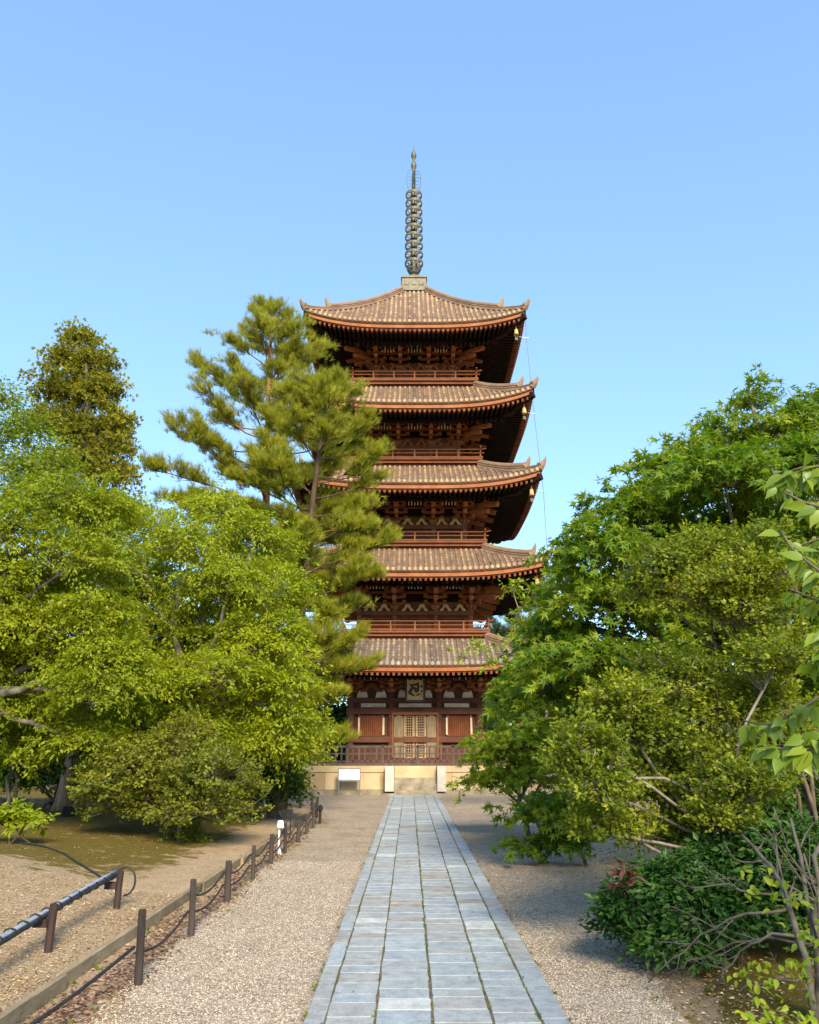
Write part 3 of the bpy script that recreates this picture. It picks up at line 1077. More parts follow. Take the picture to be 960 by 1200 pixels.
for j in range(8):
    a = j * math.pi / 4
    s2 = MB()
    pr = [(0.12, zt_ + 0.38), (0.24, zt_ + 0.50), (0.36, zt_ + 0.72), (0.43, zt_ + 0.98)]
    wd = [0.10, 0.16, 0.16, 0.02]
    rows = [np.array([[-w_ / 2, -r_, z_], [w_ / 2, -r_, z_]]) for (r_, z_), w_ in zip(pr, wd)]
    grid(s2, np.stack(rows))
    rows = [np.array([[-w_ / 2, -r_ + 0.03, z_], [w_ / 2, -r_ + 0.03, z_]]) for (r_, z_), w_ in zip(pr, wd)]
    grid(s2, np.stack(rows))
    m.merge(s2, rz(a))
m.build('lotus_flower', M['bronze'], sp)
ztop, zbot = Z(229), Z(309)
rm = MB()
ro_, hgt_ = 0.44, 0.15
lathe(rm, [(ro_ - 0.03, -hgt_ / 2), (ro_, -hgt_ / 2), (ro_ + 0.012, 0), (ro_, hgt_ / 2), (ro_ - 0.03, hgt_ / 2), (ro_ - 0.03, -hgt_ / 2)], 28)
lathe(rm, [(0.16, -0.10), (0.17, 0), (0.16, 0.10)], 14)
for j in range(8):
    a = j * math.pi / 4 + 0.2
    beam(rm, (0.15 * math.cos(a), 0.15 * math.sin(a), 0), ((ro_ - 0.02) * math.cos(a), (ro_ - 0.02) * math.sin(a), 0), 0.035, 0.07)
rr0 = rm.build('spire_ring', M['bronze'], sp, smooth=False)
for j in range(9):
    f = j / 8
    o = rr0 if j == 0 else dup(rr0, sp)
    o.location = (0, 0, zbot + (ztop - zbot) * f)
    s3 = 1.06 - 0.10 * f
    o.scale = (s3, s3, 1)
m = MB()
z0, z1 = Z(225), Z(201)
for q in range(4):
    s2 = MB()
    for j in range(7):
        f = j / 6
        zz = z0 + (z1 - z0) * f
        tube(s2, [(0.08, 0, zz), (0.2, 0, zz + 0.10), (0.30 + 0.06 * math.sin(j * 2), 0, zz + 0.05)], [0.016, 0.014, 0.008], 5)
    tube(s2, [(0.1, 0, z0 - 0.02), (0.30, 0, z0 + 0.12), (0.38, 0, (z0 + z1) / 2), (0.34, 0, z1 - 0.1), (0.22, 0, z1 + 0.06)], [0.02, 0.018, 0.018, 0.016, 0.008], 5)
    m.merge(s2, rz(q * math.pi / 2 + 0.25))
m.build('water_flame', M['bronze'], sp)
m = MB()
zd, zj, ztip = Z(193), Z(181.5), Z(171)
lathe(m, [(0.05, zd - 0.55), (0.09, zd - 0.35), (0.07, zd - 0.28), (0.13, zd - 0.2), (0.15, zd), (0.10, zd + 0.16), (0.05, zd + 0.24), (0.10, zj - 0.2), (0.15, zj - 0.08), (0.13, zj + 0.1), (0.06, zj + 0.24), (0.02, zj + 0.34), (0.012, ztip)], 14)
m.build('jewel', M['bronze'], sp, smooth=True)

# ------------------------------------------------------------------ plaque, bells, cable on the pagoda
pl = thing('plaque', 'gold plaque with one bold black character above the pagoda door', 'plaque', (PX, PY - WALL[0] - 0.75, zat(822, PY - WALL[0] - 0.75)))
pl.rotation_euler = (R(8), 0, 0)
m = MB()
hw, hp = 0.36, 0.86
box2(m, -hw, hw, 0.0, 0.05, 0.05, hp)
m.build('board', M['gold'], pl)
m = MB()
for sg in (-1, 1):
    box2(m, sg * hw - 0.04, sg * hw + 0.04, -0.05, 0.07, 0.0, hp + 0.06)
box2(m, -hw + 0.041, hw - 0.041, -0.05, 0.07, hp - 0.01, hp + 0.06)
box2(m, -hw + 0.041, hw - 0.041, -0.05, 0.07, -0.02, 0.06)
m.build('frame', M['ink'], pl)
m = MB()


def stroke(pts, wd):
    pts = np.asarray(pts, float)
    for i in range(len(pts) - 1):
        a, b = pts[i], pts[i + 1]
        d = (b - a) / max(np.linalg.norm(b - a), 1e-6)
        nn = np.array([-d[1], d[0]])
        w0, w1 = wd[i] / 2, wd[i + 1] / 2
        a2, b2 = a - d * w0 * 0.4, b + d * w1 * 0.4
        off = 0.0015 * i
        prism(m, [a2 + nn * w0, b2 + nn * w1, b2 - nn * w1, a2 - nn * w0][::-1], -0.022 - off, -0.001)


stroke([(-0.24, 0.66), (-0.14, 0.62), (-0.02, 0.64), (0.10, 0.68), (0.14, 0.70)], [0.03, 0.10, 0.08, 0.10, 0.05])
stroke([(0.11, 0.68), (0.12, 0.55), (0.10, 0.42), (0.04, 0.34)], [0.08, 0.11, 0.11, 0.05])
stroke([(-0.13, 0.62), (-0.12, 0.52), (-0.18, 0.42), (-0.24, 0.34), (-0.17, 0.26)], [0.08, 0.12, 0.12, 0.09, 0.05])
stroke([(-0.12, 0.50), (-0.02, 0.52), (0.03, 0.46), (-0.03, 0.38)], [0.06, 0.10, 0.09, 0.05])
stroke([(-0.17, 0.32), (-0.08, 0.24), (-0.03, 0.20)], [0.09, 0.08, 0.03])
stroke([(0.02, 0.25), (0.10, 0.24), (0.18, 0.30)], [0.03, 0.06, 0.07])
stroke([(0.23, 0.60), (0.27, 0.56)], [0.09, 0.08])
stroke([(0.24, 0.41), (0.28, 0.38)], [0.08, 0.07])
m.build('character', M['ink'], pl)

bellp = None
names = {4: ('small bronze bell under the right corner of the topmost roof'), 3: ('small bronze bell under the right corner of the fourth roof up'),
         2: ('small bronze bell under the right corner of the middle roof'), 1: ('small bronze bell under the right corner of the second roof up')}
for k in (4, 3, 2, 1):
    W = WS[k] - 0.42
    zz = ZE[k] - 0.50 + LIFT[k] * 0.8
    b = thing('wind_bell', names[k], 'bell', (PX + W, PY - W, zz), group='bells under the roof corners')
    if bellp is None:
        m = MB()
        lathe(m, [(0.01, -0.12), (0.055, -0.13), (0.08, -0.2), (0.09, -0.32), (0.11, -0.40), (0.10, -0.40), (0.07, -0.28), (0.01, -0.2)], 14)
        tube(m, [(0, 0, 0.05), (0, 0, -0.14)], 0.012, 5)
        a = m.build('bell_body', M['gold'], b, smooth=True)
        m = MB()
        tube(m, [(0, 0, -0.2), (0, 0, -0.52)], 0.008, 5)
        box(m, (0, 0, -0.58), (0.14, 0.01, 0.14), rz(0.4))
        c = m.build('clapper', M['bronze'], b)
        bellp = (a, c)
    else:
        dup(bellp[0], b)
        dup(bellp[1], b)

lc = thing('lightning_cable', 'thin lightning cable hanging beside the right roof corners of the pagoda', 'cable', (PX, PY, 0))
m = MB()
pts = []
for k, px_, py_ in ((4, 617, 396), (3, 626, 485), (2, 637, 576)):
    p = at(px_, py_, PY - WS[k] + 0.9)
    pts.append(p - np.array([PX, PY, 0]))
pts = [pts[0] + [0.0, 0, 0.9]] + pts + [at(641, 640, PY - WS[1] + 0.9) - np.array([PX, PY, 0]), np.array([5.9, -4.3, 0.0])]
tube(m, pts, 0.012, 5)
lc_o = m.build('cable', M['steel'], lc)
for k, p in zip((4, 3, 2), pts[1:4]):
    m = MB()
    tube(m, [p, p + np.array([-0.55, 0, 0.10])], 0.018, 5)
    tube(m, [p + np.array([0.1, 0, 0.0]), p + np.array([-0.1, 0, 0.0])], 0.025, 5)
    m.build('standoff', M['steel'], lc)

# ------------------------------------------------------------------ platform, steps, wooden railing, sign
PF = 32.42
pf = thing('stone_platform', 'yellowish stone platform with steps under the pagoda', 'platform', (PX, PF + 4.2, 0))
hwp = 4.22
m = MB()
box2(m, -hwp, hwp, -4.2, 4.2, 0.0, PLAT_Z - 0.23, 0.3)
body = m.build('platform_body', M['limestone'], pf)
m = MB()
box2(m, -hwp - 0.06, -0.8, -4.26, 4.26, PLAT_Z - 0.225, PLAT_Z, 0.7)
box2(m, 0.8, hwp + 0.06, -4.26, 4.26, PLAT_Z - 0.225, PLAT_Z, 0.7)
box2(m, -0.799, 0.799, -4.0, 4.26, PLAT_Z - 0.225, PLAT_Z, 0.7)
m.build('coping', M['limestone'], pf)
m = MB()
x = -hwp
for Mx in ROT4:
    s2 = MB()
    x = -hwp
    while x < hwp - 0.05:
        wd = min(rng.uniform(0.55, 0.85), hwp - x)
        tt = rng.uniform(0.2, 0.95)
        box2(s2, x + 0.008, x + wd - 0.008, -4.225, -4.19, 0.20, PLAT_Z - 0.24, tt)
        x += wd
    m.merge(s2, Mx)
m.build('panel_stone', M['limestone'], pf)
m = MB()
for Mx in ROT4:
    s2 = MB()
    box2(s2, -hwp - 0.07, hwp - 0.02, -4.29, -4.222, 0.0, 0.19, 0.3)
    m.merge(s2, Mx)
m.build('plinth_stone', M['stepstone'], pf)
nst = 5
for j in range(nst):
    m = MB()
    z1 = (PLAT_Z - 0.0) * (nst - j) / (nst) * 1.0
    z0_ = PLAT_Z * (nst - j - 1) / nst
    y0 = -4.05 - j * 0.165
    cbox(m, -0.79, 0.79, y0 - 0.165, -4.0, z0_, z1 - 0.002, 0.012, 0.8 if j < 2 else 0.4)
    m.build('step', M['limestone'] if j < 2 else M['stepstone'], pf)
for sg in (-1, 1):
    m = MB()
    cbox(m, min(sg * 0.80, sg * 1.13), max(sg * 0.80, sg * 1.13), -4.80, -4.262, 0.16, PLAT_Z + 0.005, 0.015, 0.6)
    m.build('cheek_stone', M['whitestone'], pf)
m = MB()
box2(m, -1.2, 1.2, -5.0, -4.802, 0.0, 0.10, 0.3)
m.build('step_base', M['stepstone'], pf)

rl = thing('wooden_railing', 'dark brown wooden railing round the top of the stone platform', 'railing', (PX, PF + 4.2, PLAT_Z))
m = MB()
sub = MB()
o_ = 4.02
for zz, h, d in ((0.05, 0.10, 0.12), (0.16, 0.05, 0.06), (0.44, 0.05, 0.05), (0.70, 0.07, 0.09)):
    box2(sub, -o_ - 0.1, o_ - 0.06, -o_ - d / 2, -o_ + d / 2, zz - h / 2, zz + h / 2, 0.6)
four(m, sub)
m.build('rail', M['greywood'], rl)
NBAL = 36
pcs = []
for j in range(NBAL):
    x = -o_ + j * 2 * o_ / NBAL + 0.09
    if j % 6:
        pc = MB()
        box2(pc, x - 0.03, x + 0.03, -o_ - 0.03, -o_ + 0.02, 0.1, 0.665, rng.uniform(0.2, 0.9))
        pcs.append(pc)
four_obj(pcs, 'baluster', M['greywood'], rl)
m = MB()
box2(m, -0.055, 0.055, -0.055, 0.055, 0.0, 0.76)
bo = None
for q in range(4):
    for j in range(0, NBAL, 6):
        x = -o_ + j * 2 * o_ / NBAL + 0.09
        p = ROT4[q] @ np.array([x, -o_ + 0.01, 0])
        if bo is None:
            bo = m.build('post', M['greywood'], rl)
            bo.location = p
        else:
            dup(bo, rl, p, q * math.pi / 2)

sY = 31.9
sg_ = thing('sign_board', 'white information board on thin metal legs in front of the platform', 'sign', (at(409, 932, sY)[0], sY, 0))
u = mpp(sY, 0.5)
m = MB()
hwS = 12.2 * u
zS0, zS1 = zat(914, sY), zat(901.5, sY)
tl = rz(0)
box2(m, -hwS, hwS, -0.02, 0.0, zS0, zS1)
m.build('panel', M['whitepaint'], sg_)
m = MB()
for (x0, x1, z0, z1) in ((-hwS - 0.035, hwS + 0.035, zS0 - 0.05, zS0 - 0.001), (-hwS - 0.035, hwS + 0.035, zS1 + 0.001, zS1 + 0.03)):
    box2(m, x0, x1, -0.035, 0.015, z0, z1)
for x in (-hwS - 0.018, hwS + 0.018):
    box2(m, x - 0.016, x + 0.016, -0.034, 0.014, zS0, zS1)
m.build('frame', M['steel'], sg_)
m = MB()
tube(m, [(0, 0, 0), (0, 0, zS0 - 0.045)], 0.022, 6)
for x in (-hwS - 0.01, hwS + 0.01):
    if x < 0:
        lg = m.build('leg', M['steel'], sg_)
        lg.location = (x, 0, 0)
    else:
        dup(lg, sg_, (x, 0, 0))
m = MB()
for j in range(6):
    zz = zS1 - 0.07 - j * 0.058
    x = -hwS + 0.05
    while x < hwS - 0.06:
        wd = rng.uniform(0.04, 0.12)
        box2(m, x, min(x + wd, hwS - 0.04), -0.0225, -0.019, zz - 0.011, zz + 0.011)
        x += wd + 0.025
m.build('faded_text', M['signtext'], sg_)

# ------------------------------------------------------------------ fences, edging, lamps on the left
rf = thing('rope_fence', 'row of dark wooden posts joined by sagging black rope along the gravel', 'fence', (-2.05, 6.8, 0))
posts = [(162, 1155, 78), (224, 1097, 59), (266, 1057, 43), (296, 1031, 36), (317, 1013, 32), (334, 1000, 32), (349, 987, 24), (359, 978, 22), (367, 971, 25), (375, 965, 20), (371, 958, 22), (365.5, 951, 20)]
base = np.array([-2.05, 6.8, 0])
tops = []
for i, (px_, py_, h_) in enumerate(posts):
    g = gnd(px_, py_)
    hh = h_ * mpp(g[1], 0.3) * 1.03
    m = MB()
    r_ = 0.034 + rng.uniform(-0.004, 0.006)
    ln = np.array([rng.uniform(-0.03, 0.03), rng.uniform(-0.03, 0.03), 0]) * hh
    tube(m, [(0, 0, -0.1), ln * 0.5 + [0, 0, hh * 0.5], ln + [0, 0, hh - 0.012], ln + [0, 0, hh]], [r_, r_ * 0.97, r_ * 0.95, r_ * 0.8], 9, rng.uniform(0.2, 0.8))
    m.build('post', M['post'], rf, loc=g - base)
    tops.append((g - base, hh))
for lvl in (0.72, 0.42):
    m = MB()
    for i in range(len(tops) - 1):
        (a, ha), (b, hb_) = tops[i], tops[i + 1]
        f = np.linspace(0, 1, 9)[:, None]
        p = a + (b - a) * f
        p[:, 2] = (ha * lvl * (1 - f[:, 0]) + hb_ * lvl * f[:, 0]) - 0.09 * np.sin(f[:, 0] * math.pi)
        p[:, 0] -= 0.05
        if lvl > 0.5 and i < 1:
            continue
        tube(m, p, 0.011, 5)
    if lvl < 0.5:
        a, ha = tops[0]
        f = np.linspace(0, 1, 9)[:, None]
        b = np.array([-0.35, -3.2, 0.0])
        p = a + (b - a) * f
        p[:, 2] = ha * 0.5 - 0.12 * np.sin(f[:, 0] * math.pi)
        p[:, 0] -= 0.055
        tube(m, p, 0.013, 6)
    m.build('rope', M['cable'], rf)

ed = thing('timber_edging', 'low weathered timber edging holding back the earth beside the gravel', 'edging', (EDGE_X, 6, 0))
y = -1.5
while y < 24:
    L = rng.uniform(1.8, 2.6)
    m = MB()
    dx = rng.uniform(-0.012, 0.012) + 0.035 * math.sin(y * 0.55)
    box2(m, -0.028 + dx, 0.028 + dx, y + 0.005 - 6, y + L - 0.005 - 6, -0.06, 0.10 + rng.uniform(-0.018, 0.012), rng.uniform(0.2, 0.8))
    m.build('board', M['edging'], ed)
    y += L

bf = thing('pipe_rail', 'low rail of grey pipes tied with cord on two brown posts at the left', 'fence', (-3.4, 9, 0))
b0 = np.array([-3.4, 9.0, 0])
pA, pB = gnd(57, 1105, 0.2), gnd(137, 1057, 0.2)
ends = []
for g, h_ in ((pA, 50), (pB, 40)):
    gz = float(height(g[0], g[1]))
    hh = h_ * mpp(g[1], 0.5)
    m = MB()
    tube(m, [(0, 0, -0.1), (0.005, 0, hh * .5), (0.012, 0, hh)], [0.037, 0.036, 0.036], 8)
    m.build('post', M['redpost'], bf, loc=np.array([g[0], g[1], gz]) - b0)
    ends.append(np.array([g[0], g[1], gz + hh * 0.80]) - b0)
d = ends[1] - ends[0]
pC = gnd(-3.4, 1)  # unused helper value keeps the line direction explicit
e0 = ends[0] - d * 2.2 + np.array([-0.06, 0, -0.10])
e1 = ends[1] + d * 0.16 + np.array([-0.06, 0, 0.03])
for j, (ox, oz, rr) in enumerate(((-0.02, 0.016, 0.017), (0.0, -0.016, 0.016), (-0.045, -0.01, 0.016))):
    m = MB()
    off = np.array([ox, 0, oz])
    f = np.linspace(0, 1, 12)[:, None]
    p = e0 + (e1 - e0) * f + off
    p[:, 2] += 0.012 * np.sin(f[:, 0] * 9 + j)
    tube(m, p, rr, 8)
    m.build('pipe', M['pipe'] if j != 1 else M['cable'], bf, smooth=True)
nn = 26
for j in range(nn):
    m = MB()
    c = e0 + (e1 - e0) * (j + 0.5) / nn + np.array([-0.022, 0, 0.0])
    a = np.linspace(0, 2 * math.pi, 9)
    tube(m, np.stack([c[0] + 0.046 * np.cos(a), c[1] + 0.02 * np.cos(a + 1), c[2] + 0.037 * np.sin(a)], -1), 0.006, 4, cap=False)
    m.build('cord_tie', M['cable'], bf)
m = MB()
c = e1 + np.array([0.05, -0.02, -0.10])
a = np.linspace(-0.5 * math.pi, 0.8 * math.pi, 14)
tube(m, np.stack([c[0] + 0.11 * np.cos(a), c[1] + 0 * a, c[2] + 0.14 * np.sin(a)], -1), 0.011, 6)
m.build('cable_loop', M['cable'], bf)
for e in ends:
    m = MB()
    box(m, e + np.array([-0.07, 0, -0.07]), (0.12, 0.10, 0.06))
    m.build('bracket', M['redpost'], bf)

# cable lying on the moss behind the rail
m = MB()
ptsg = [(122, 1026, ), (98, 1016), (75, 1006), (50, 999), (30, 996), (14, 992)]
pp = []
for px_, py_ in ptsg:
    g = gnd(px_, py_, 0.25)
    pp.append([g[0], g[1], float(height(g[0], g[1])) + 0.012])
tube(m, pp, 0.013, 6)
tag(m.build('garden_cable', M['cable']), 'black cable lying across the moss behind the pipe rail', 'cable')

# white spotlight on its black stake
g = gnd(331, 1001)
sl = thing('garden_spotlight', 'white bell-shaped spotlight beside a fence post', 'spotlight', g + np.array([-0.05, -0.02, 0]))
m = MB()
lathe(m, [(0.001, 0.54), (0.035, 0.537), (0.05, 0.52), (0.055, 0.47), (0.072, 0.42), (0.066, 0.42), (0.035, 0.45), (0.001, 0.45)], 18)
m.build('lamp_shade', M['whitepaint'], sl, smooth=True)
m = MB()
tube(m, [(-0.015, 0, 0.0), (-0.015, 0, 0.44)], 0.016, 8)
tube(m, [(-0.02, -0.02, 0.16), (0.02, -0.05, 0.06), (0.03, -0.05, 0.0)], 0.012, 6)
m.build('stem', M['whitepaint'], sl)


def floodlight(name, label, loc, s, rot=0.0, h=0.0):
    t = thing(name, label, 'floodlight', loc, rot, 'black floodlights among the plants')
    m = MB()
    v = np.array([[-.5, -.28, 0], [.5, -.28, 0], [.4, .3, .1], [-.4, .3, .1], [-.5, -.42, .75], [.5, -.42, .75], [.4, .25, .6], [-.4, .25, .6]]) * s + np.array([0, 0, h])
    m.add(v, [BOXF])
    for j in range(5):
        box(m, ((j - 2) * 0.17 * s, 0.31 * s, 0.36 * s + h), (0.03 * s, 0.14 * s, 0.45 * s))
    m.build('housing', M['blackmetal'], t)
    m = MB()
    for sg in (-1, 1):
        box(m, (sg * 0.54 * s, -0.05 * s, 0.22 * s + h * 0.5), (0.04 * s, 0.12 * s, 0.5 * s + h))
    box(m, (0, -0.05 * s, 0.01 - 0.06 * s), (1.12 * s, 0.12 * s, 0.04 * s))
    m.build('bracket', M['blackmetal'], t)
    return t


g = gnd(79, 962, 0.2)
floodlight('floodlight', 'black floodlight sitting on the moss left of the big olive shrub', (g[0], g[1], float(height(g[0], g[1])) + 0.02), 0.26, 0.5)
g = gnd(330, 985)
floodlight('floodlight', 'black floodlight standing just behind the white spotlight', (g[0] - 0.02, g[1] + 0.6, 0.0), 0.22, 2.6, 0.36)
g = gnd(375, 965)
floodlight('floodlight', 'small black floodlight fixed on a far fence post', (g[0], g[1] - 0.07, 0.30), 0.12, 0.3)

# leaning prop poles by the platform and a stone marker far left
g = gnd(352, 948)
pr = MB()
tube(pr, [np.array([g[0], g[1], 0]), np.array([g[0] - 0.15, g[1] + 0.1, 1.65])], [0.045, 0.035], 7)
tag(pr.build('support_pole', M['post']), 'thin dark pole leaning at the left corner of the platform', 'pole')
g = gnd(48, 937, 0.1)
sm = thing('stone_marker', 'small grey stone pillar on a square base in the shade at far left', 'stone marker', (g[0], g[1] - 4, 0.1))
m = MB()
cbox(m, -0.45, 0.45, -0.4, 0.4, 0.0, 0.30, 0.03, 0.5, 0.01)
m.build('base', M['greystone'], sm)
m = MB()
cbox(m, -0.20, 0.20, -0.2, 0.2, 0.30, 1.15, 0.05, 0.5, 0.01)
m.build('pillar', M['greystone'], sm)
m = MB()
x = 0
g0 = at(-40, 940, 27)
for j in range(9):
    L = rng.uniform(0.8, 1.4)
    cbox(m, -15.5 + x, -15.5 + x + L - 0.02, 27.5, 27.9, 0.0, 0.17 + rng.uniform(-0.02, 0.02), 0.03, rng.uniform(0.1, 0.5), 0.01)
    x += L
tag(m.build('stone_kerb', M['stepstone']), 'low brown stone kerb behind the trees at the far left', 'kerb')

# ------------------------------------------------------------------ foliage
def unit(v):
    return v / np.maximum(np.linalg.norm(v, axis=-1, keepdims=True), 1e-9)


def T_kite(w=0.26):
    v = np.array([[0, 0, 0], [.42, w, .05], [1, 0, -.10], [.42, -w, .05]])
    return v, [np.array([[0, 3, 2], [0, 2, 1]])]


def T_ovate(w=0.27):
    xs_ = [0, .12, .32, .55, .78, 1.0]
    ws_ = [0.0, w * .7, w, w * .82, w * .35, 0.0]
    mid = [[x, 0, -0.18 * x * x] for x in xs_]
    l = [[x, w_, -0.18 * x * x + .25 * w_] for x, w_ in zip(xs_[1:-1], ws_[1:-1])]
    r = [[x, -w_, -0.18 * x * x + .25 * w_] for x, w_ in zip(xs_[1:-1], ws_[1:-1])]
    v = np.array(mid + l + r)
    q, t = [], [[0, 1, 6], [0, 10, 1], [4, 5, 9], [4, 13, 5]]
    for i in range(1, 4):
        q += [[i, i + 1, 6 + i, 5 + i], [i, 9 + i, 10 + i, i + 1]]
    return v, [np.array(q), np.array(t)]


def T_maple():
    an = [-105, -52, 0, 52, 105]
    ln = [.55, .88, 1.0, .88, .55]
    tips = [[l * math.cos(R(a)), l * math.sin(R(a)), -.10 * l] for a, l in zip(an, ln)]
    na = [-150, -80, -27, 27, 80, 150]
    nl = [.16, .26, .34, .34, .26, .16]
    nt_ = [[l * math.cos(R(a)), l * math.sin(R(a)), .03] for a, l in zip(na, nl)]
    v = np.array([[0, 0, 0]] + tips + nt_)
    v[:, 0] += 0.15
    q = [[0, 6 + i, 1 + i, 7 + i] for i in range(5)]
    return v * np.array([.75, .75, .75]), [np.array(q)]


def T_needles(n=13, w=0.042, spread=0.7):
    r_ = np.random.default_rng(3)
    v, f = [], []
    for i in range(n):
        a = i * 2.4
        sp_ = spread * r_.uniform(0.35, 1.0)
        d = np.array([math.cos(sp_), math.sin(sp_) * math.cos(a), math.sin(sp_) * math.sin(a)])
        s = unit(np.cross(d, r_.normal(size=3))) * w
        b = np.array([r_.uniform(0, 0.55), 0, 0])
        L = r_.uniform(0.6, 1.0)
        v += [b - s * .5, b + s * .5, b + d * L]
        f.append([3 * i, 3 * i + 1, 3 * i + 2])
    return np.array(v), [np.array(f)]


def T_cedar():
    r_ = np.random.default_rng(5)
    v, f = [], []
    for i in range(7):
        a = i * 2.4
        sp_ = r_.uniform(0.2, 0.9)
        d = np.array([math.cos(sp_), math.sin(sp_) * math.cos(a), math.sin(sp_) * math.sin(a)])
        s = unit(np.cross(d, r_.normal(size=3))) * 0.13
        L = r_.uniform(0.6, 1.0)
        v += [0 * d, d * L * .55 + s, d * L, d * L * .55 - s]
        f.append([4 * i, 4 * i + 1, 4 * i + 2, 4 * i + 3])
    return np.array(v), [np.array(f)]


TPL = dict(kite=T_kite(), ovate=T_ovate(), maple=T_maple(), needle=T_needles(), cedar=T_cedar(), small=T_kite(0.34))


def put(m, tpl, pos, dx, nz, size, tint):
    v, fs = TPL[tpl]
    dx = unit(dx)
    nz = nz - dx * np.sum(nz * dx, -1, keepdims=True)
    nz = unit(nz)
    dy = np.cross(nz, dx)
    Rm = np.stack([dx, dy, nz], -1)                       # (N,3,3) columns
    V = np.einsum('nij,kj->nki', Rm, v) * size[:, None, None] + pos[:, None, :]
    n, k = len(pos), len(v)
    off = (np.arange(n) * k)[:, None, None]
    first = True
    nf = sum(len(f) for f in fs)
    faces = [(f[None] + off).reshape(-1, f.shape[1]) for f in fs]
    tints = [np.repeat(tint, len(f)) for f in fs]
    base_n = m.n
    for fa, tt in zip(faces, tints):
        kk = fa.shape[1]
        m.f.setdefault(kk, []).append(fa + base_n)
        m.t.setdefault(kk, []).append(tt)
    m.v.append(V.reshape(-1, 3))
    m.n += n * k


class Blob:
    def __init__(self, px_, py_, rx, ry, Y, depth=1.0):
        self.c = at(px_, py_, Y)
        u_ = mpp(Y, self.c[2])
        self.r = np.array([rx * u_, rx * u_ * depth, ry * u_])


def spray_points(bl, n, rg, inner=0.45):
    d = unit(rg.normal(size=(n, 3)))
    d[:, 2] = np.where(d[:, 2] < -0.35, -d[:, 2], d[:, 2])
    rad = inner + (1.02 - inner) * rg.random(n) ** 0.7 + 0.28 * (rg.random(n) < 0.22) * rg.random(n)
    ph = rg.uniform(0, 6.28, 3)
    rad = rad * (1 + 0.16 * np.sin(4.3 * d[:, 0] + ph[0]) + 0.16 * np.sin(5.1 * d[:, 2] + ph[1]) + 0.14 * np.sin(6.7 * d[:, 1] + 3 * d[:, 0] + ph[2]))
    return bl.c + d * rad[:, None] * bl.r, d


def curve(a, b, rg, bend=0.12, k=7, sag=0.0):
    f = np.linspace(0, 1, k)[:, None]
    L = np.linalg.norm(b - a)
    off = rg.normal(size=3) * bend * L
    p = a + (b - a) * f + off * np.sin(f * math.pi) + rg.normal(size=(k, 3)) * 0.012 * L * np.sin(f * math.pi)
    p[:, 2] += sag * L * np.sin(f[:, 0] * math.pi)
    return p


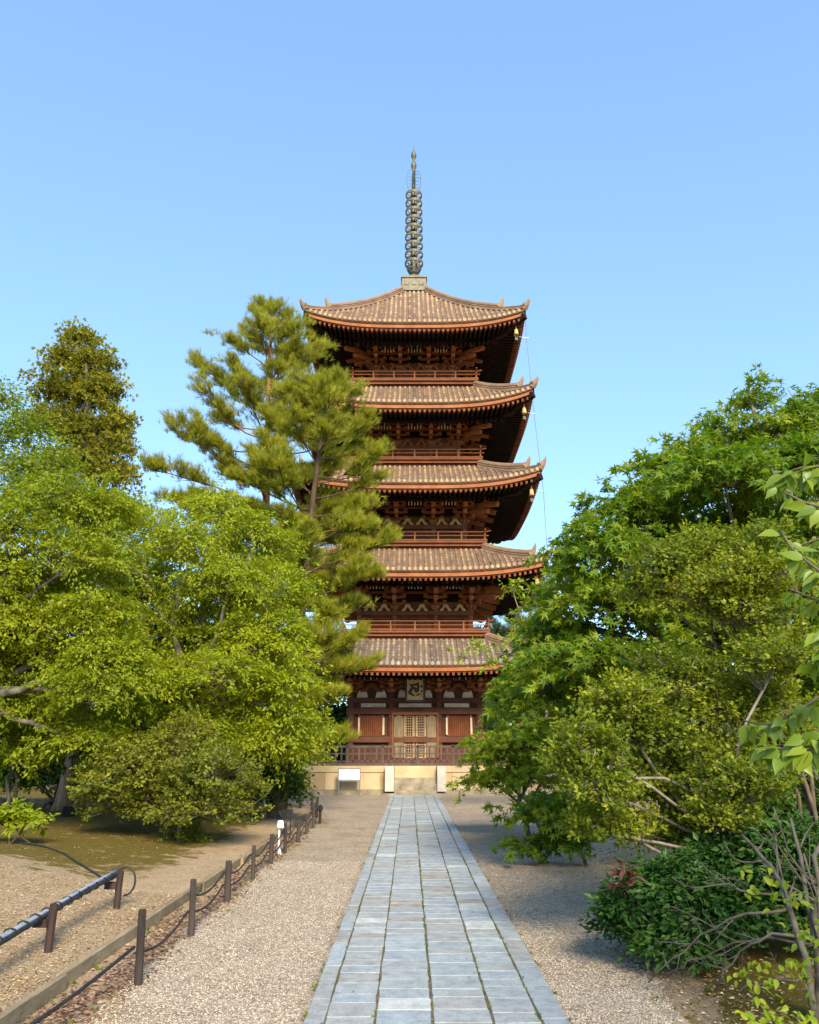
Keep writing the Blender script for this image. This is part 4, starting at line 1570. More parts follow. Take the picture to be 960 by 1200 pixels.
def tree(name, label, cat, base, blobs, leaf, tpl, size, nspray, nleaf, srad, seed, trunk_r=0.12, trunk_h=0.45, bark='bark', flat=0.45, up=0.55, out=0.7, rnd=0.6,
         droop=0.25, group=None, twig=None, twigs_shown=0.3, lean=(0, 0), inner=0.45, sizevar=0.5, crown_name='crown', rise=0.0, multi=1, tintbias=0.0, dens=None):
    """trunk and limbs grow to each foliage mass; leaves sit in sprays on twigs through it"""
    rg = np.random.default_rng(seed)
    base = np.asarray(base, float)
    t = thing(name, label, cat, base, group=group)
    wt_ = np.array([b.r[0] * b.r[2] for b in blobs]) if dens is None else np.array([b.r[0] * b.r[2] for b in blobs]) * np.array(dens)
    wt_ = wt_ / wt_.sum()
    bbias = rg.uniform(-0.14, 0.14, len(blobs))
    m = MB()
    tm = MB()
    tw = MB()
    ctr = np.average([b.c for b in blobs], axis=0, weights=wt_)
    stems = []
    topz = max(b.c[2] for b in blobs)
    for s in range(multi):
        fk = base + np.array([lean[0] + rg.normal() * 0.12 * (multi > 1), lean[1] + rg.normal() * 0.1 * (multi > 1), (topz - base[2]) * trunk_h])
        fk[0] += (ctr[0] - base[0]) * 0.35
        fk[1] += (ctr[1] - base[1]) * 0.35
        p = curve(base + (rg.normal(size=3) * np.array([.15, .12, 0]) if multi > 1 else 0), fk, rg, 0.05, 8)
        rr = np.linspace(trunk_r, trunk_r * 0.68, 8)
        rr[0] *= 1.3
        tube(tm, p - base, rr, 9)
        stems.append(fk)
    for i, b in enumerate(blobs):
        fk = stems[i % multi]
        p = curve(fk, b.c, rg, 0.10, 8, 0.05)
        r0 = trunk_r * (0.5 if multi == 1 else 0.6)
        tube(tm, p - base, np.linspace(r0, max(0.012, r0 * 0.22), 8), 6)
        n = max(3, int(nspray * wt_[i]))
        sp_, d = spray_points(b, n, rg, inner)
        # twigs
        nt_ = int(n * twigs_shown)
        for q in rg.choice(n, nt_, replace=False):
            a = p[3 + int(np.argmin(np.linalg.norm(p[3:8] - sp_[q], axis=1) + rg.random(5) * 0.15))]
            tube(tw, curve(a, sp_[q], rg, 0.10, 5, 0.04) - base, np.linspace(max(0.006, r0 * 0.10), 0.004, 5), 4, cap=False)
        # leaves
        N_ = n * nleaf
        ctr_i = np.repeat(np.arange(n), nleaf)
        if flat < 0.5:
            sd3 = unit(d * np.array([1, 1, .35]) + rg.normal(size=(n, 3)) * 0.42 + np.array([0, 0, rise]))
            ls = srad * 1.9 * (0.55 + 0.9 * rg.random(n))
            si = np.cross(sd3, [0, 0, 1.0])
            si = unit(si)
            tt = rg.random(N_) ** 0.85
            uu = rg.uniform(-1, 1, N_)
            sd_i, si_i, ls_i = sd3[ctr_i], si[ctr_i], ls[ctr_i]
            pos = sp_[ctr_i] + sd_i * (ls_i * (tt - 0.4))[:, None] + si_i * (uu * srad * 0.55 * (1.05 - 0.7 * tt))[:, None]
            pos[:, 2] += -droop * ls_i * tt ** 2 * 0.9 + rg.normal(size=N_) * srad * flat * 0.30
            dx = sd_i * 0.75 + si_i * (np.sign(uu) * 0.55)[:, None] + rg.normal(size=(N_, 3)) * 0.4 + np.array([0, 0, -droop])
            nz = np.array([0, 0, up]) + d[ctr_i] * out * 0.8 + rg.normal(size=(N_, 3)) * rnd
            sz = size * (1 + sizevar * (rg.random(N_) * 2 - 1))
            tint = np.clip(0.42 * rg.random(n)[ctr_i] + 0.58 * rg.random(N_) + tintbias + bbias[i], 0, 1)
            pos[:, 2] = np.maximum(pos[:, 2], 0.03)
            put(m, tpl, pos - base, dx, nz, sz, tint)
            continue
        dirh = unit(d[ctr_i] * np.array([1, 1, 0.25]) + rg.normal(size=(N_, 3)) * 0.35)
        loc = rg.normal(size=(N_, 3)) * srad * np.array([0.62, 0.62, flat * 0.62])
        pos = sp_[ctr_i] + loc + dirh * srad * 0.15
        pos[:, 2] -= droop * np.sum(loc[:, :2] ** 2, 1) / srad
        nz = np.array([0, 0, up]) + d[ctr_i] * out + rg.normal(size=(N_, 3)) * rnd
        dx = unit(loc * np.array([1, 1, .3])) + dirh * 0.6 + np.array([0, 0, -droop]) + rg.normal(size=(N_, 3)) * 0.4
        sz = size * (1 + sizevar * (rg.random(N_) * 2 - 1))
        tint = np.clip(0.42 * rg.random(n)[ctr_i] + 0.58 * rg.random(N_) + tintbias + bbias[i], 0, 1)
        pos[:, 2] = np.maximum(pos[:, 2], 0.03)
        put(m, tpl, pos - base, dx, nz, sz, tint)
    m.build(crown_name, M[leaf], t)
    tk = tm.build('trunk', M[bark], t, smooth=True)
    if tw.n:
        tw.build('twigs', M[twig or 'twig_dark'], t)
    return t


def hz(x, y):
    return float(height(x, y))


def gbase(X, Y):
    return np.array([X, Y, hz(X, Y) - 0.05])


# ---- pines in front of the pagoda
def pine(label, base, top, nwh, spread, seed, skip_side=None, lo=0.3, mat='pine', bark='bark_red', tr=0.2, tuft=0.23, ntuft=66, shape=None, lean_r=0.0, dens_=8.0):
    rg = np.random.default_rng(seed)
    base = np.asarray(base, float)
    t = thing('pine_tree', label, 'pine tree', base)
    H = top - base[2]
    tm, m, bm_ = MB(), MB(), MB()
    k = 12
    f = np.linspace(0, 1, k)[:, None]
    tp = np.c_[lean_r * f[:, 0] ** 1.5 + 0.10 * np.sin(f[:, 0] * 5), 0.08 * np.cos(f[:, 0] * 4), f[:, 0] * H]
    tube(tm, tp, np.linspace(tr, 0.03, k), 10)
    P, D, TT = [], [], []
    for w in range(nwh):
        fz = lo + (1 - lo) * (w / (nwh - 1)) ** 0.9
        nb = rg.integers(3, 6)
        a0 = rg.uniform(0, 6.28)
        for q in range(nb):
            a = a0 + q * 6.283 / nb + rg.uniform(-0.35, 0.35)
            fr = np.clip(fz + rg.uniform(-0.025, 0.025), 0, 0.985)
            pr_ = np.interp(fr, [lo, lo + .15, 0.7, 0.88, 1.0], [0.75, 1.0, 0.78, 0.45, 0.10] if shape is None else shape)
            L = spread * pr_ * rg.uniform(0.62, 1.12)
            s = np.array([np.interp(fr, f[:, 0], tp[:, c]) for c in range(3)])
            dr = np.array([math.cos(a), math.sin(a), 0])
            rise = np.interp(fr, [lo, 0.6, 1.0], [0.02, 0.28, 0.9])
            e = s + dr * L + np.array([0, 0, L * rise + rg.uniform(-.2, .3)])
            c = curve(s, e, rg, 0.07, 8, -0.05)
            tube(bm_, c, np.linspace(max(0.018, tr * 0.30 * (1.15 - fr)), 0.012, 8), 5)
            nsub = max(6, int(L * dens_))
            for sb in range(nsub):
                ff = rg.uniform(0.30, 1.0) ** 0.8
                i0 = min(6, int(ff * 7))
                pt = c[i0] + (c[i0 + 1] - c[i0]) * (ff * 7 - i0)
                sd = unit(dr * rg.uniform(0.3, 1.0) + np.cross(dr, [0, 0, 1]) * rg.uniform(-1, 1) + np.array([0, 0, rg.uniform(0.05, 0.7)]))
                sl_ = rg.uniform(0.35, 0.85) * (1.15 - 0.5 * ff)
                e2 = pt + sd * sl_
                if rg.random() < 0.4:
                    tube(bm_, [pt, (pt + e2) / 2 - [0, 0, 0.02], e2], [0.014, 0.010, 0.005], 4, cap=False)
                nt_ = ntuft // 3
                ft = rg.random(nt_) ** 0.6
                pp_ = pt + sd * sl_ * ft[:, None] + rg.normal(size=(nt_, 3)) * np.array([0.075, 0.075, 0.05]) * (0.5 + sl_)
                P.append(pp_)  # tufts stand up along each shoot
                D.append(unit(sd * 0.6 + np.array([0, 0, 0.75]) + rg.normal(size=(nt_, 3)) * 0.42))
                TT.append(np.clip(0.45 * rg.random() + 0.55 * rg.random(nt_), 0, 1))
    P, D, TT = np.concatenate(P), np.concatenate(D), np.concatenate(TT)
    put(m, 'needle', P, D, rg.normal(size=P.shape), tuft * (0.75 + 0.5 * rg.random(len(P))), TT)
    m.build('crown', M[mat], t)
    tm.build('trunk', M[bark], t, smooth=True)
    bm_.build('branches', M[bark], t, smooth=True)
    return t


Yp = 26.0
pX = at(311, 600, Yp)[0]
pine('tall red pine with bare red trunk rising above the bright left trees', gbase(pX, Yp), zat(374, Yp), 18, 3.4, 13, lo=0.40, tr=0.25, shape=[0.95, 1.0, 0.92, 0.50, 0.05], ntuft=66, dens_=9.0)
Yq = 24.0
qX = at(385, 700, Yq)[0]
pine('dense red pine in front of the left side of the pagoda', gbase(-3.6, Yq), zat(462, Yq), 19, 2.5, 12, lo=0.17, tr=0.22, shape=[0.92, 1.0, 0.95, 0.62, 0.2], lean_r=1.15, bark='bark_dark', ntuft=66, dens_=9.5)

# ---- conifer behind the left trees
Yc = 36.0
cb = [(95, 400, 22, 16), (80, 425, 30, 22), (110, 432, 26, 22), (70, 460, 34, 24), (104, 470, 34, 26), (128, 458, 20, 18), (62, 500, 36, 26), (98, 512, 34, 28), (135, 500, 20, 22),
      (136, 530, 20, 22), (85, 550, 40, 30), (130, 562, 28, 26), (60, 590, 40, 34), (110, 610, 45, 40)]
tree('conifer_tree', 'tall olive brown conifer behind the left trees', 'conifer', gbase(at(92, 600, Yc)[0], Yc), [Blob(*b, Yc, 0.9) for b in cb], 'cedar', 'cedar', 0.18, 1300, 15, 0.30, 21,
     trunk_r=0.3, trunk_h=0.75, flat=0.7, up=0.5, droop=0.05, twigs_shown=0.25, inner=0.3)
Yd = 30.0
tree('broadleaf_tree', 'pale green thin-leaved tree at the left edge below the conifer', 'tree', gbase(at(-20, 700, Yd)[0], Yd),
     [Blob(*b, Yd) for b in [(0, 470, 34, 30), (30, 510, 40, 30), (-20, 520, 40, 40), (60, 545, 40, 28), (20, 560, 50, 36)]], 'maple_pale', 'kite', 0.15, 480, 17, 0.45, 22, trunk_r=0.25, trunk_h=0.6, flat=0.5, inner=0.2)

# ---- left bright maples
Y1_ = 18.0
lb = [(250, 600, 38, 26), (300, 632, 50, 28), (215, 640, 52, 34), (150, 618, 55, 34), (318, 690, 48, 36), (268, 690, 60, 40), (190, 700, 62, 42), (328, 742, 30, 26), (300, 760, 62, 40),
      (225, 770, 66, 44), (322, 808, 40, 28), (270, 830, 60, 34), (150, 760, 56, 44), (180, 840, 60, 36), (345, 850, 34, 24), (338, 800, 22, 22), (338, 838, 22, 22), (120, 680, 60, 50), (240, 860, 60, 30), (300, 870, 50, 26), (345, 880, 26, 20), (150, 870, 60, 30), (215, 735, 52, 34), (255, 790, 50, 26), (175, 800, 50, 30)]
tree('maple_tree', 'large bright yellow green maple with pale limbs left of the path', 'maple', gbase(-4.5, Y1_), [Blob(*b, Y1_ + (0.8 * math.sin(i * 2.3) if i < 23 else -1.4), 0.95) for i, b in enumerate(lb)],
     'maple_left', 'kite', 0.073, 3300, 46, 0.40, 31, trunk_r=0.17, trunk_h=0.42, bark='twig', twig='twig', flat=0.22, up=0.8, out=0.5, droop=0.45, twigs_shown=0.26, multi=3, inner=0.5, tintbias=0.06)
Y2_ = 15.5
lb2 = [(60, 590, 56, 34), (120, 600, 44, 28), (10, 620, 60, 40), (95, 660, 62, 40), (30, 700, 62, 44), (110, 730, 56, 42), (-30, 680, 60, 60), (60, 780, 60, 40), (0, 790, 60, 44), (110, 810, 54, 36), (-20, 830, 60, 40), (50, 840, 60, 26), (130, 780, 50, 40), (20, 740, 60, 40), (0, 880, 44, 20), (100, 870, 50, 26)]
tree('maple_tree', 'spreading yellow green tree filling the left edge of the garden', 'maple', gbase(-8.3, Y2_), [Blob(*b, Y2_ + 0.7 * math.sin(i * 1.9), 0.95) for i, b in enumerate(lb2)],
     'maple_yellow', 'kite', 0.066, 2800, 44, 0.34, 32, trunk_r=0.16, trunk_h=0.4, flat=0.22, up=0.8, out=0.5, droop=0.45, twigs_shown=0.26, multi=2, inner=0.5)
Y3_ = 21.0
lb3 = [(20, 850, 60, 34), (80, 800, 66, 44), (10, 780, 70, 50), (110, 855, 52, 34), (60, 720, 60, 50), (125, 892, 44, 24), (30, 885, 40, 18)]
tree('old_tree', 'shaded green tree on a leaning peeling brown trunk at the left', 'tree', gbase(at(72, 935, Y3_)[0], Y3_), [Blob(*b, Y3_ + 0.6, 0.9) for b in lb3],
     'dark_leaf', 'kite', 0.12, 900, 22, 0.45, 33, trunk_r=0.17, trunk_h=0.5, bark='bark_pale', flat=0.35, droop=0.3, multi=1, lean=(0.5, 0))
tree('maple_sapling', 'small fresh green maple on thin stems at the far left', 'maple', gbase(at(18, 945, 17)[0], 17.0), [Blob(*b, 17.0, 0.8) for b in [(10, 872, 40, 16), (50, 868, 34, 15), (-20, 855, 40, 20), (30, 890, 30, 10)]],
     'maple_left', 'kite', 0.11, 130, 22, 0.30, 34, trunk_r=0.045, trunk_h=0.5, bark='bark', flat=0.25, multi=2)
tree('fern_clump', 'low bright green clump of leaves at the left edge on the moss', 'plant', gbase(at(14, 972, 13.5)[0], 13.5), [Blob(*b, 13.5, 0.8) for b in [(12, 958, 24, 11), (36, 962, 14, 9), (-12, 960, 24, 13)]],
     'maple_left', 'kite', 0.10, 60, 20, 0.16, 35, trunk_r=0.015, trunk_h=0.4, bark='twig_dark', flat=0.4, multi=3)

# ---- shrubs on the left
Ys = 15.7
sb_ = [(160, 905, 58, 38), (210, 885, 56, 36), (250, 915, 50, 36), (140, 945, 44, 32), (190, 945, 50, 34), (235, 955, 46, 34), (275, 935, 34, 28), (215, 985, 30, 18), (120, 925, 36, 26)]
tree('azalea_shrub', 'big rounded olive green azalea with silvery twigs left of the path', 'shrub', gbase(-4.3, Ys), [Blob(*b, Ys - 0.4 + 0.5 * math.sin(i * 2.1), 0.9) for i, b in enumerate(sb_)],
     'azalea', 'small', 0.055, 1500, 30, 0.17, 41, trunk_r=0.05, trunk_h=0.3, bark='twig', twig='twig', flat=0.48, up=0.6, droop=0.05, twigs_shown=0.6, multi=5, inner=0.4, rise=0.35)
tree('azalea_shrub', 'smaller green azalea between the big shrub and the pagoda', 'shrub', gbase(at(322, 955, 21)[0], 21.0), [Blob(*b, 21.0, 0.9) for b in [(310, 905, 32, 26), (335, 915, 22, 22), (318, 932, 30, 18), (340, 890, 16, 16), (345, 930, 14, 18), (300, 880, 30, 24)]],
     'dark_leaf', 'small', 0.085, 260, 26, 0.2, 42, trunk_r=0.05, trunk_h=0.3, bark='twig_dark', flat=0.6, up=0.6, droop=0.1, twigs_shown=0.3, multi=4, tintbias=0.25)

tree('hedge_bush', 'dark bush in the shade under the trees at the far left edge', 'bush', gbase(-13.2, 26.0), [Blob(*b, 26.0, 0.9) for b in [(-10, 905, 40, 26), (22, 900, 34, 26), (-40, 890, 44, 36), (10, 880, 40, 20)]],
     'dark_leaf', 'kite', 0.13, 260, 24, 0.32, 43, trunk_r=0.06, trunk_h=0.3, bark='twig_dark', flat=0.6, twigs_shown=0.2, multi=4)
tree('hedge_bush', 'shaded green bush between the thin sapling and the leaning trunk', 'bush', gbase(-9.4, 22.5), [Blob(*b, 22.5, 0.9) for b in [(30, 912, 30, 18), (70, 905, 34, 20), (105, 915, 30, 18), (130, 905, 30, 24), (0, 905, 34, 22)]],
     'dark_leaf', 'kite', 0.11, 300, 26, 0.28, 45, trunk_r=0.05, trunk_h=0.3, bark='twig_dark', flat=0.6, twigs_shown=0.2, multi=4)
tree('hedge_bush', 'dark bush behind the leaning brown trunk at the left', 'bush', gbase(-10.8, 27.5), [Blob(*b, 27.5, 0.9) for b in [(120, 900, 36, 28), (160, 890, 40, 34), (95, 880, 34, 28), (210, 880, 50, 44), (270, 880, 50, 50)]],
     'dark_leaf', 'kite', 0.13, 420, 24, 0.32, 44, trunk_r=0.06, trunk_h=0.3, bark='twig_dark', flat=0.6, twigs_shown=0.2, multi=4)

# ---- behind the pagoda
tree('background_tree', 'dark green tree standing behind the left side of the pagoda', 'tree', gbase(at(385, 860, 44)[0], 44.0), [Blob(*b, 44.0) for b in [(392, 810, 26, 30), (370, 790, 36, 40), (398, 850, 20, 26), (365, 850, 40, 36)]],
     'dark_leaf', 'kite', 0.26, 360, 20, 0.6, 51, trunk_r=0.28, trunk_h=0.6, flat=0.5)
pine('bluish pine seen behind the right side of the pagoda', gbase(at(606, 800, 50)[0], 50.0), zat(694, 50), 10, 3.0, 52, lo=0.25, mat='pine_blue', tr=0.25, tuft=0.42, ntuft=40, shape=[0.9, 1, 0.9, 0.7, 0.4])
tree('background_tree', 'thin pale green tree between the pagoda and the right maple', 'tree', gbase(at(640, 860, 23)[0], 23.0), [Blob(*b, 23.0, 0.8) for b in [(632, 712, 22, 20), (600, 690, 16, 8), (655, 690, 24, 22), (618, 745, 24, 14), (640, 745, 30, 22), (560, 760, 14, 6), (585, 775, 14, 6), (540, 770, 8, 4)]],
     'lime', 'kite', 0.12, 170, 16, 0.34, 53, trunk_r=0.08, trunk_h=0.6, bark='twig', twig='twig', twigs_shown=0.7, flat=0.3)

# ---- right maples
Ym = 12.0
mb_ = [(740, 600, 44, 34), (790, 565, 56, 40), (700, 650, 52, 36), (770, 640, 60, 44), (850, 570, 60, 44), (672, 690, 38, 28), (720, 715, 64, 42), (800, 720, 60, 44), (655, 742, 46, 28), (690, 780, 66, 38),
       (628, 790, 32, 22), (760, 790, 60, 40), (650, 825, 56, 30), (605, 822, 22, 14), (720, 840, 50, 26), (860, 640, 60, 50), (930, 560, 60, 50), (930, 640, 60, 60), (960, 720, 60, 60), (960, 800, 60, 50), (930, 860, 60, 40), (850, 760, 60, 40)]
tree('maple_tree', 'large deep green maple right of the path with star-shaped leaves', 'maple', gbase(4.0, Ym + 0.6), [Blob(*b, Ym + 1.0 * math.sin(i * 2.7), 0.95) for i, b in enumerate(mb_)],
     'maple_right', 'maple', 0.128, 2050, 22, 0.31, 61, trunk_r=0.16, trunk_h=0.45, flat=0.28, up=0.75, out=0.5, droop=0.35, twigs_shown=0.2, multi=3, inner=0.5)
Yn = 17.0
nb_ = [(880, 470, 34, 20), (845, 505, 34, 22), (900, 505, 40, 26), (950, 490, 40, 36), (810, 520, 22, 16), (930, 540, 40, 34), (1000, 500, 50, 50), (860, 540, 44, 28)]
tree('maple_tree', 'taller airy maple behind the right trees at the upper right', 'maple', gbase(8.5, Yn), [Blob(*b, Yn, 0.9) for b in nb_],
     'maple_right', 'maple', 0.17, 330, 18, 0.42, 62, trunk_r=0.2, trunk_h=0.6, flat=0.35, up=0.6, out=0.5, droop=0.35, twigs_shown=0.5, multi=2, inner=0.15)
Yo = 17.5
ob_ = [(582, 885, 28, 18), (612, 872, 36, 20), (640, 890, 38, 22), (575, 915, 28, 14), (615, 915, 40, 18), (655, 860, 30, 18), (556, 868, 12, 6)]
tree('maple_tree', 'low bright green maple in front of the right side of the platform', 'maple', gbase(at(620, 950, Yo)[0], Yo), [Blob(*b, Yo, 0.85) for b in ob_],
     'lime', 'maple', 0.115, 330, 24, 0.3, 63, trunk_r=0.06, trunk_h=0.35, bark='twig_dark', flat=0.25, up=0.8, out=0.4, droop=0.3, twigs_shown=0.4, multi=2, inner=0.35)
Yl = 13.5
ql = [(630, 950, 38, 14), (670, 955, 38, 16), (660, 985, 28, 16), (615, 990, 20, 8), (690, 975, 24, 16), (640, 940, 30, 12)]
tree('maple_sapling', 'dark green young maple drooping low over the gravel edge', 'maple', gbase(at(672, 990, Yl)[0] + 0.2, Yl), [Blob(*b, Yl, 0.8) for b in ql],
     'maple_right', 'maple', 0.125, 170, 20, 0.2, 64, trunk_r=0.03, trunk_h=0.5, bark='twig_dark', flat=0.4, up=0.7, out=0.4, droop=0.5, twigs_shown=0.4, inner=0.3)
tree('amber_tree', 'patch of amber leaves in the shade beneath the big right maple', 'tree', gbase(at(658, 940, 20)[0], 20.0), [Blob(*b, 20.0, 0.8) for b in [(670, 870, 26, 18), (640, 855, 18, 10), (690, 885, 22, 18), (665, 895, 14, 10)]],
     'autumn', 'kite', 0.11, 100, 20, 0.28, 65, trunk_r=0.10, trunk_h=0.55, bark='bark_pale', flat=0.4, droop=0.3, twigs_shown=0.3)

# ---- golden shrubs on the right
Yg = 8.6
g1 = [(790, 665, 50, 30), (840, 650, 48, 30), (880, 680, 48, 36), (830, 700, 56, 34), (760, 695, 34, 24), (900, 640, 36, 24), (870, 720, 50, 30), (930, 700, 50, 40), (920, 760, 50, 30)]
tree('azalea_tree', 'tall golden green azalea beneath the right maple', 'shrub', gbase(4.1, Yg + 0.3), [Blob(*b, Yg + 0.4 * math.sin(i * 2), 0.9) for i, b in enumerate(g1)],
     'azalea_gold', 'small', 0.042, 1200, 26, 0.15, 71, trunk_r=0.026, trunk_h=0.55, bark='twig_dark', twig='twig_dark', flat=0.48, up=0.6, out=0.6, droop=0.05, twigs_shown=0.7, multi=4, inner=0.25, rise=0.4)
Yh = 8.0
g2 = [(730, 830, 46, 34), (790, 800, 52, 32), (690, 880, 40, 32), (760, 870, 54, 36), (830, 840, 52, 36), (700, 930, 46, 28), (760, 930, 52, 32), (830, 900, 52, 36), (660, 900, 24, 16), (890, 830, 44, 36), (730, 970, 46, 20), (880, 920, 46, 32), (810, 965, 40, 24), (930, 880, 40, 36), (910, 780, 44, 26), (780, 985, 44, 22), (850, 960, 40, 26), (700, 970, 30, 18)]
tree('azalea_tree', 'wide olive gold azalea with twiggy stems along the right gravel edge', 'shrub', gbase(3.3, Yh + 0.2), [Blob(*b, Yh + 0.5 * math.sin(i * 2.2), 0.85) for i, b in enumerate(g2)],
     'azalea_gold', 'small', 0.039, 2700, 26, 0.14, 72, trunk_r=0.03, trunk_h=0.3, bark='twig', twig='twig', flat=0.48, up=0.6, out=0.6, droop=0.05, twigs_shown=0.8, multi=6, inner=0.25, tintbias=-0.02, rise=0.35)

# ---- rhododendron at lower right
Yr = 7.5
g3 = [(790, 1050, 56, 34), (750, 1080, 44, 30), (840, 1070, 56, 38), (800, 1100, 60, 28), (890, 1050, 50, 44), (735, 1060, 26, 16), (930, 1020, 50, 50), (860, 1010, 44, 28), (950, 1070, 46, 50)]
tree('rhododendron_bush', 'low dark glossy evergreen bush at the lower right', 'bush', gbase(2.55, Yr + 0.3), [Blob(*b, Yr + 0.25 * math.sin(i * 2), 0.9) for i, b in enumerate(g3)],
     'laurel', 'kite', 0.06, 1250, 26, 0.11, 73, trunk_r=0.035, trunk_h=0.3, bark='twig_dark', twig='twig_dark', flat=0.7, up=0.5, out=0.7, droop=0.1, twigs_shown=0.3, multi=5, inner=0.4)
tree('red_shoot', 'dark red new shoot on the left side of the glossy bush', 'plant', gbase(at(800, 1080, 7.5)[0], 7.5), [Blob(*b, 7.1, 0.8) for b in [(732, 1024, 5, 9), (722, 1036, 6, 5), (741, 1034, 5, 6)]],
     'redleaf', 'ovate', 0.045, 13, 8, 0.035, 74, trunk_r=0.008, trunk_h=0.7, bark='twig_dark', flat=0.7, twigs_shown=0.5)


tree('evergreen_shrub', 'dark evergreen shrub in the shade behind the glossy bush at the right edge', 'bush', gbase(at(930, 1000, 10.8)[0], 10.8), [Blob(*b, 10.8, 0.9) for b in [(880, 960, 44, 34), (940, 940, 50, 40), (920, 990, 60, 30), (1000, 960, 60, 50), (850, 1000, 36, 20)]],
     'dark_leaf', 'kite', 0.08, 420, 26, 0.18, 75, trunk_r=0.04, trunk_h=0.3, bark='twig_dark', flat=0.6, twigs_shown=0.3, multi=4)


# ---- bare branching stems at the lower right
def bough(m, pts, r0, r1, rg, lvl, ang=0.75, dens_=5):
    """a curved bough with alternate side twigs that branch again"""
    pts = np.asarray(pts, float)
    tube(m, pts, np.linspace(r0, r1, len(pts)), 7 if lvl > 1 else 5)
    if lvl == 0:
        return
    L = np.linalg.norm(np.diff(pts, axis=0), axis=1).sum()
    n = max(2, int(dens_ + rg.integers(-1, 2)))
    side = rg.choice([-1, 1])
    for q in range(n):
        f = 0.30 + 0.68 * (q + rg.random() * 0.6) / n
        i = min(len(pts) - 2, int(f * (len(pts) - 1)))
        p = pts[i] + (pts[i + 1] - pts[i]) * (f * (len(pts) - 1) - i)
        d = unit(pts[i + 1] - pts[i])
        s_ = unit(np.cross(d, rg.normal(size=3) * 0.6 + np.array([0, -1.0, 0.2])))
        side = -side
        a_ = ang * rg.uniform(0.6, 1.2)
        nd = unit(d * math.cos(a_) + s_ * side * math.sin(a_) + rg.normal(size=3) * 0.12)
        l_ = L * rg.uniform(0.22, 0.42) * (1.15 - 0.6 * f)
        e = p + nd * l_
        c = curve(p, e, rg, 0.10, 6, rg.uniform(-0.12, 0.12))
        rr = (r0 + (r1 - r0) * f) * 0.55
        bough(m, c, rr, rr * 0.45, rg, lvl - 1, ang, max(2, dens_ - 2))


rg = np.random.default_rng(83)
g = gnd(968, 1190, 0.1)
bt = thing('bare_stemmed_shrub', 'shrub with bare grey branching stems and lime leaves at lower right corner', 'shrub', (g[0], g[1], hz(g[0], g[1]) - 0.05))
m = MB()
b0 = np.array([g[0], g[1], 0.1])
stems_ = []
for (tx, ty, tY, r_) in ((868, 965, 6.7, 0.027), (925, 945, 6.4, 0.026), (890, 1010, 6.9, 0.02), (985, 900, 6.3, 0.026), (940, 985, 6.0, 0.018)):
    e = at(tx, ty, tY)
    c = curve(b0 + rg.normal(size=3) * np.array([.05, .05, 0]), e, rg, 0.09, 10, 0.03)
    bough(m, c - b0, r_, r_ * 0.4, rg, 2, 0.6, 4)
    stems_.append(c)
for si_, k_, (tx, ty, tY), (mx, my) in ((0, 4, (757, 1138, 6.7), (820, 1062)), (0, 3, (836, 1150, 6.4), (862, 1080)), (2, 3, (795, 1125, 6.6), (850, 1066)), (1, 2, (862, 1148, 6.1), (890, 1130)), (2, 5, (800, 1030, 6.9), (845, 1010))):
    st0 = stems_[si_][k_]
    mid = at(mx, my, (tY + st0[1]) / 2)
    e = at(tx, ty, tY)
    f = np.linspace(0, 1, 10)[:, None]
    c = st0 * (1 - f) ** 2 + 2 * mid * f * (1 - f) + e * f ** 2 + rg.normal(size=(10, 3)) * 0.012
    bough(m, c - b0, 0.012, 0.004, rg, 2, 0.75, 6)
m.build('trunk', M['twig_shade'], bt, smooth=True)
m = MB()
for (px_, py_, Y, n, sp_) in ((905, 1030, 5.7, 26, 0.13), (940, 1040, 5.6, 26, 0.12), (890, 1010, 5.9, 14, 0.09), (880, 1120, 5.8, 24, 0.13), (920, 1115, 5.6, 24, 0.12), (950, 1130, 5.5, 20, 0.12),
                              (905, 1180, 5.3, 26, 0.11), (930, 1170, 5.3, 20, 0.1), (900, 1150, 5.5, 10, 0.07), (945, 1075, 5.6, 22, 0.1)):
    c = at(px_, py_, Y)
    pos = c + rg.normal(size=(n, 3)) * sp_ * np.array([0.8, 0.7, 0.35])
    put(m, 'ovate', pos - b0, unit(rg.normal(size=(n, 3)) + [-.5, -.5, -0.1]), np.array([0, -.3, 1.0]) + rg.normal(size=(n, 3)) * 0.4, 0.062 * (0.7 + 0.5 * rg.random(n)), rg.random(n))
m.build('leaves', M['lime'], bt)

# ---- near cherry branches at the right edge
Yb = 3.1
rg = np.random.default_rng(91)
cb0 = np.array([3.1, 3.6, 0.0])
ct = thing('cherry_tree', 'near tree with big pale green leaves reaching in from the right edge', 'tree', cb0)
tm, lm = MB(), MB()
tube(tm, [(0, 0, -0.05), (0.05, 0, 1.0), (-0.05, 0.05, 2.2), (0.1, 0, 4.2)], [0.13, 0.10, 0.09, 0.05], 10)
brs = [[(1040, 640), (985, 600), (945, 590), (915, 575), (905, 550)], [(1040, 560), (990, 575), (960, 585), (940, 600)], [(1050, 720), (990, 690), (955, 665), (930, 645), (915, 622)], [(1050, 800), (1000, 770), (965, 760), (945, 775)],
       [(1050, 780), (985, 800), (940, 830), (905, 850), (872, 845)], [(1040, 850), (985, 870), (935, 880), (895, 875)], [(1040, 720), (990, 730), (955, 745)], [(1050, 640), (1000, 650), (965, 700)], [(1040, 520), (985, 545), (940, 548), (915, 556)], [(1040, 600), (980, 625), (935, 640)], [(1050, 700), (990, 712), (950, 700), (925, 690)], [(1050, 860), (985, 850), (940, 862), (905, 895)]]
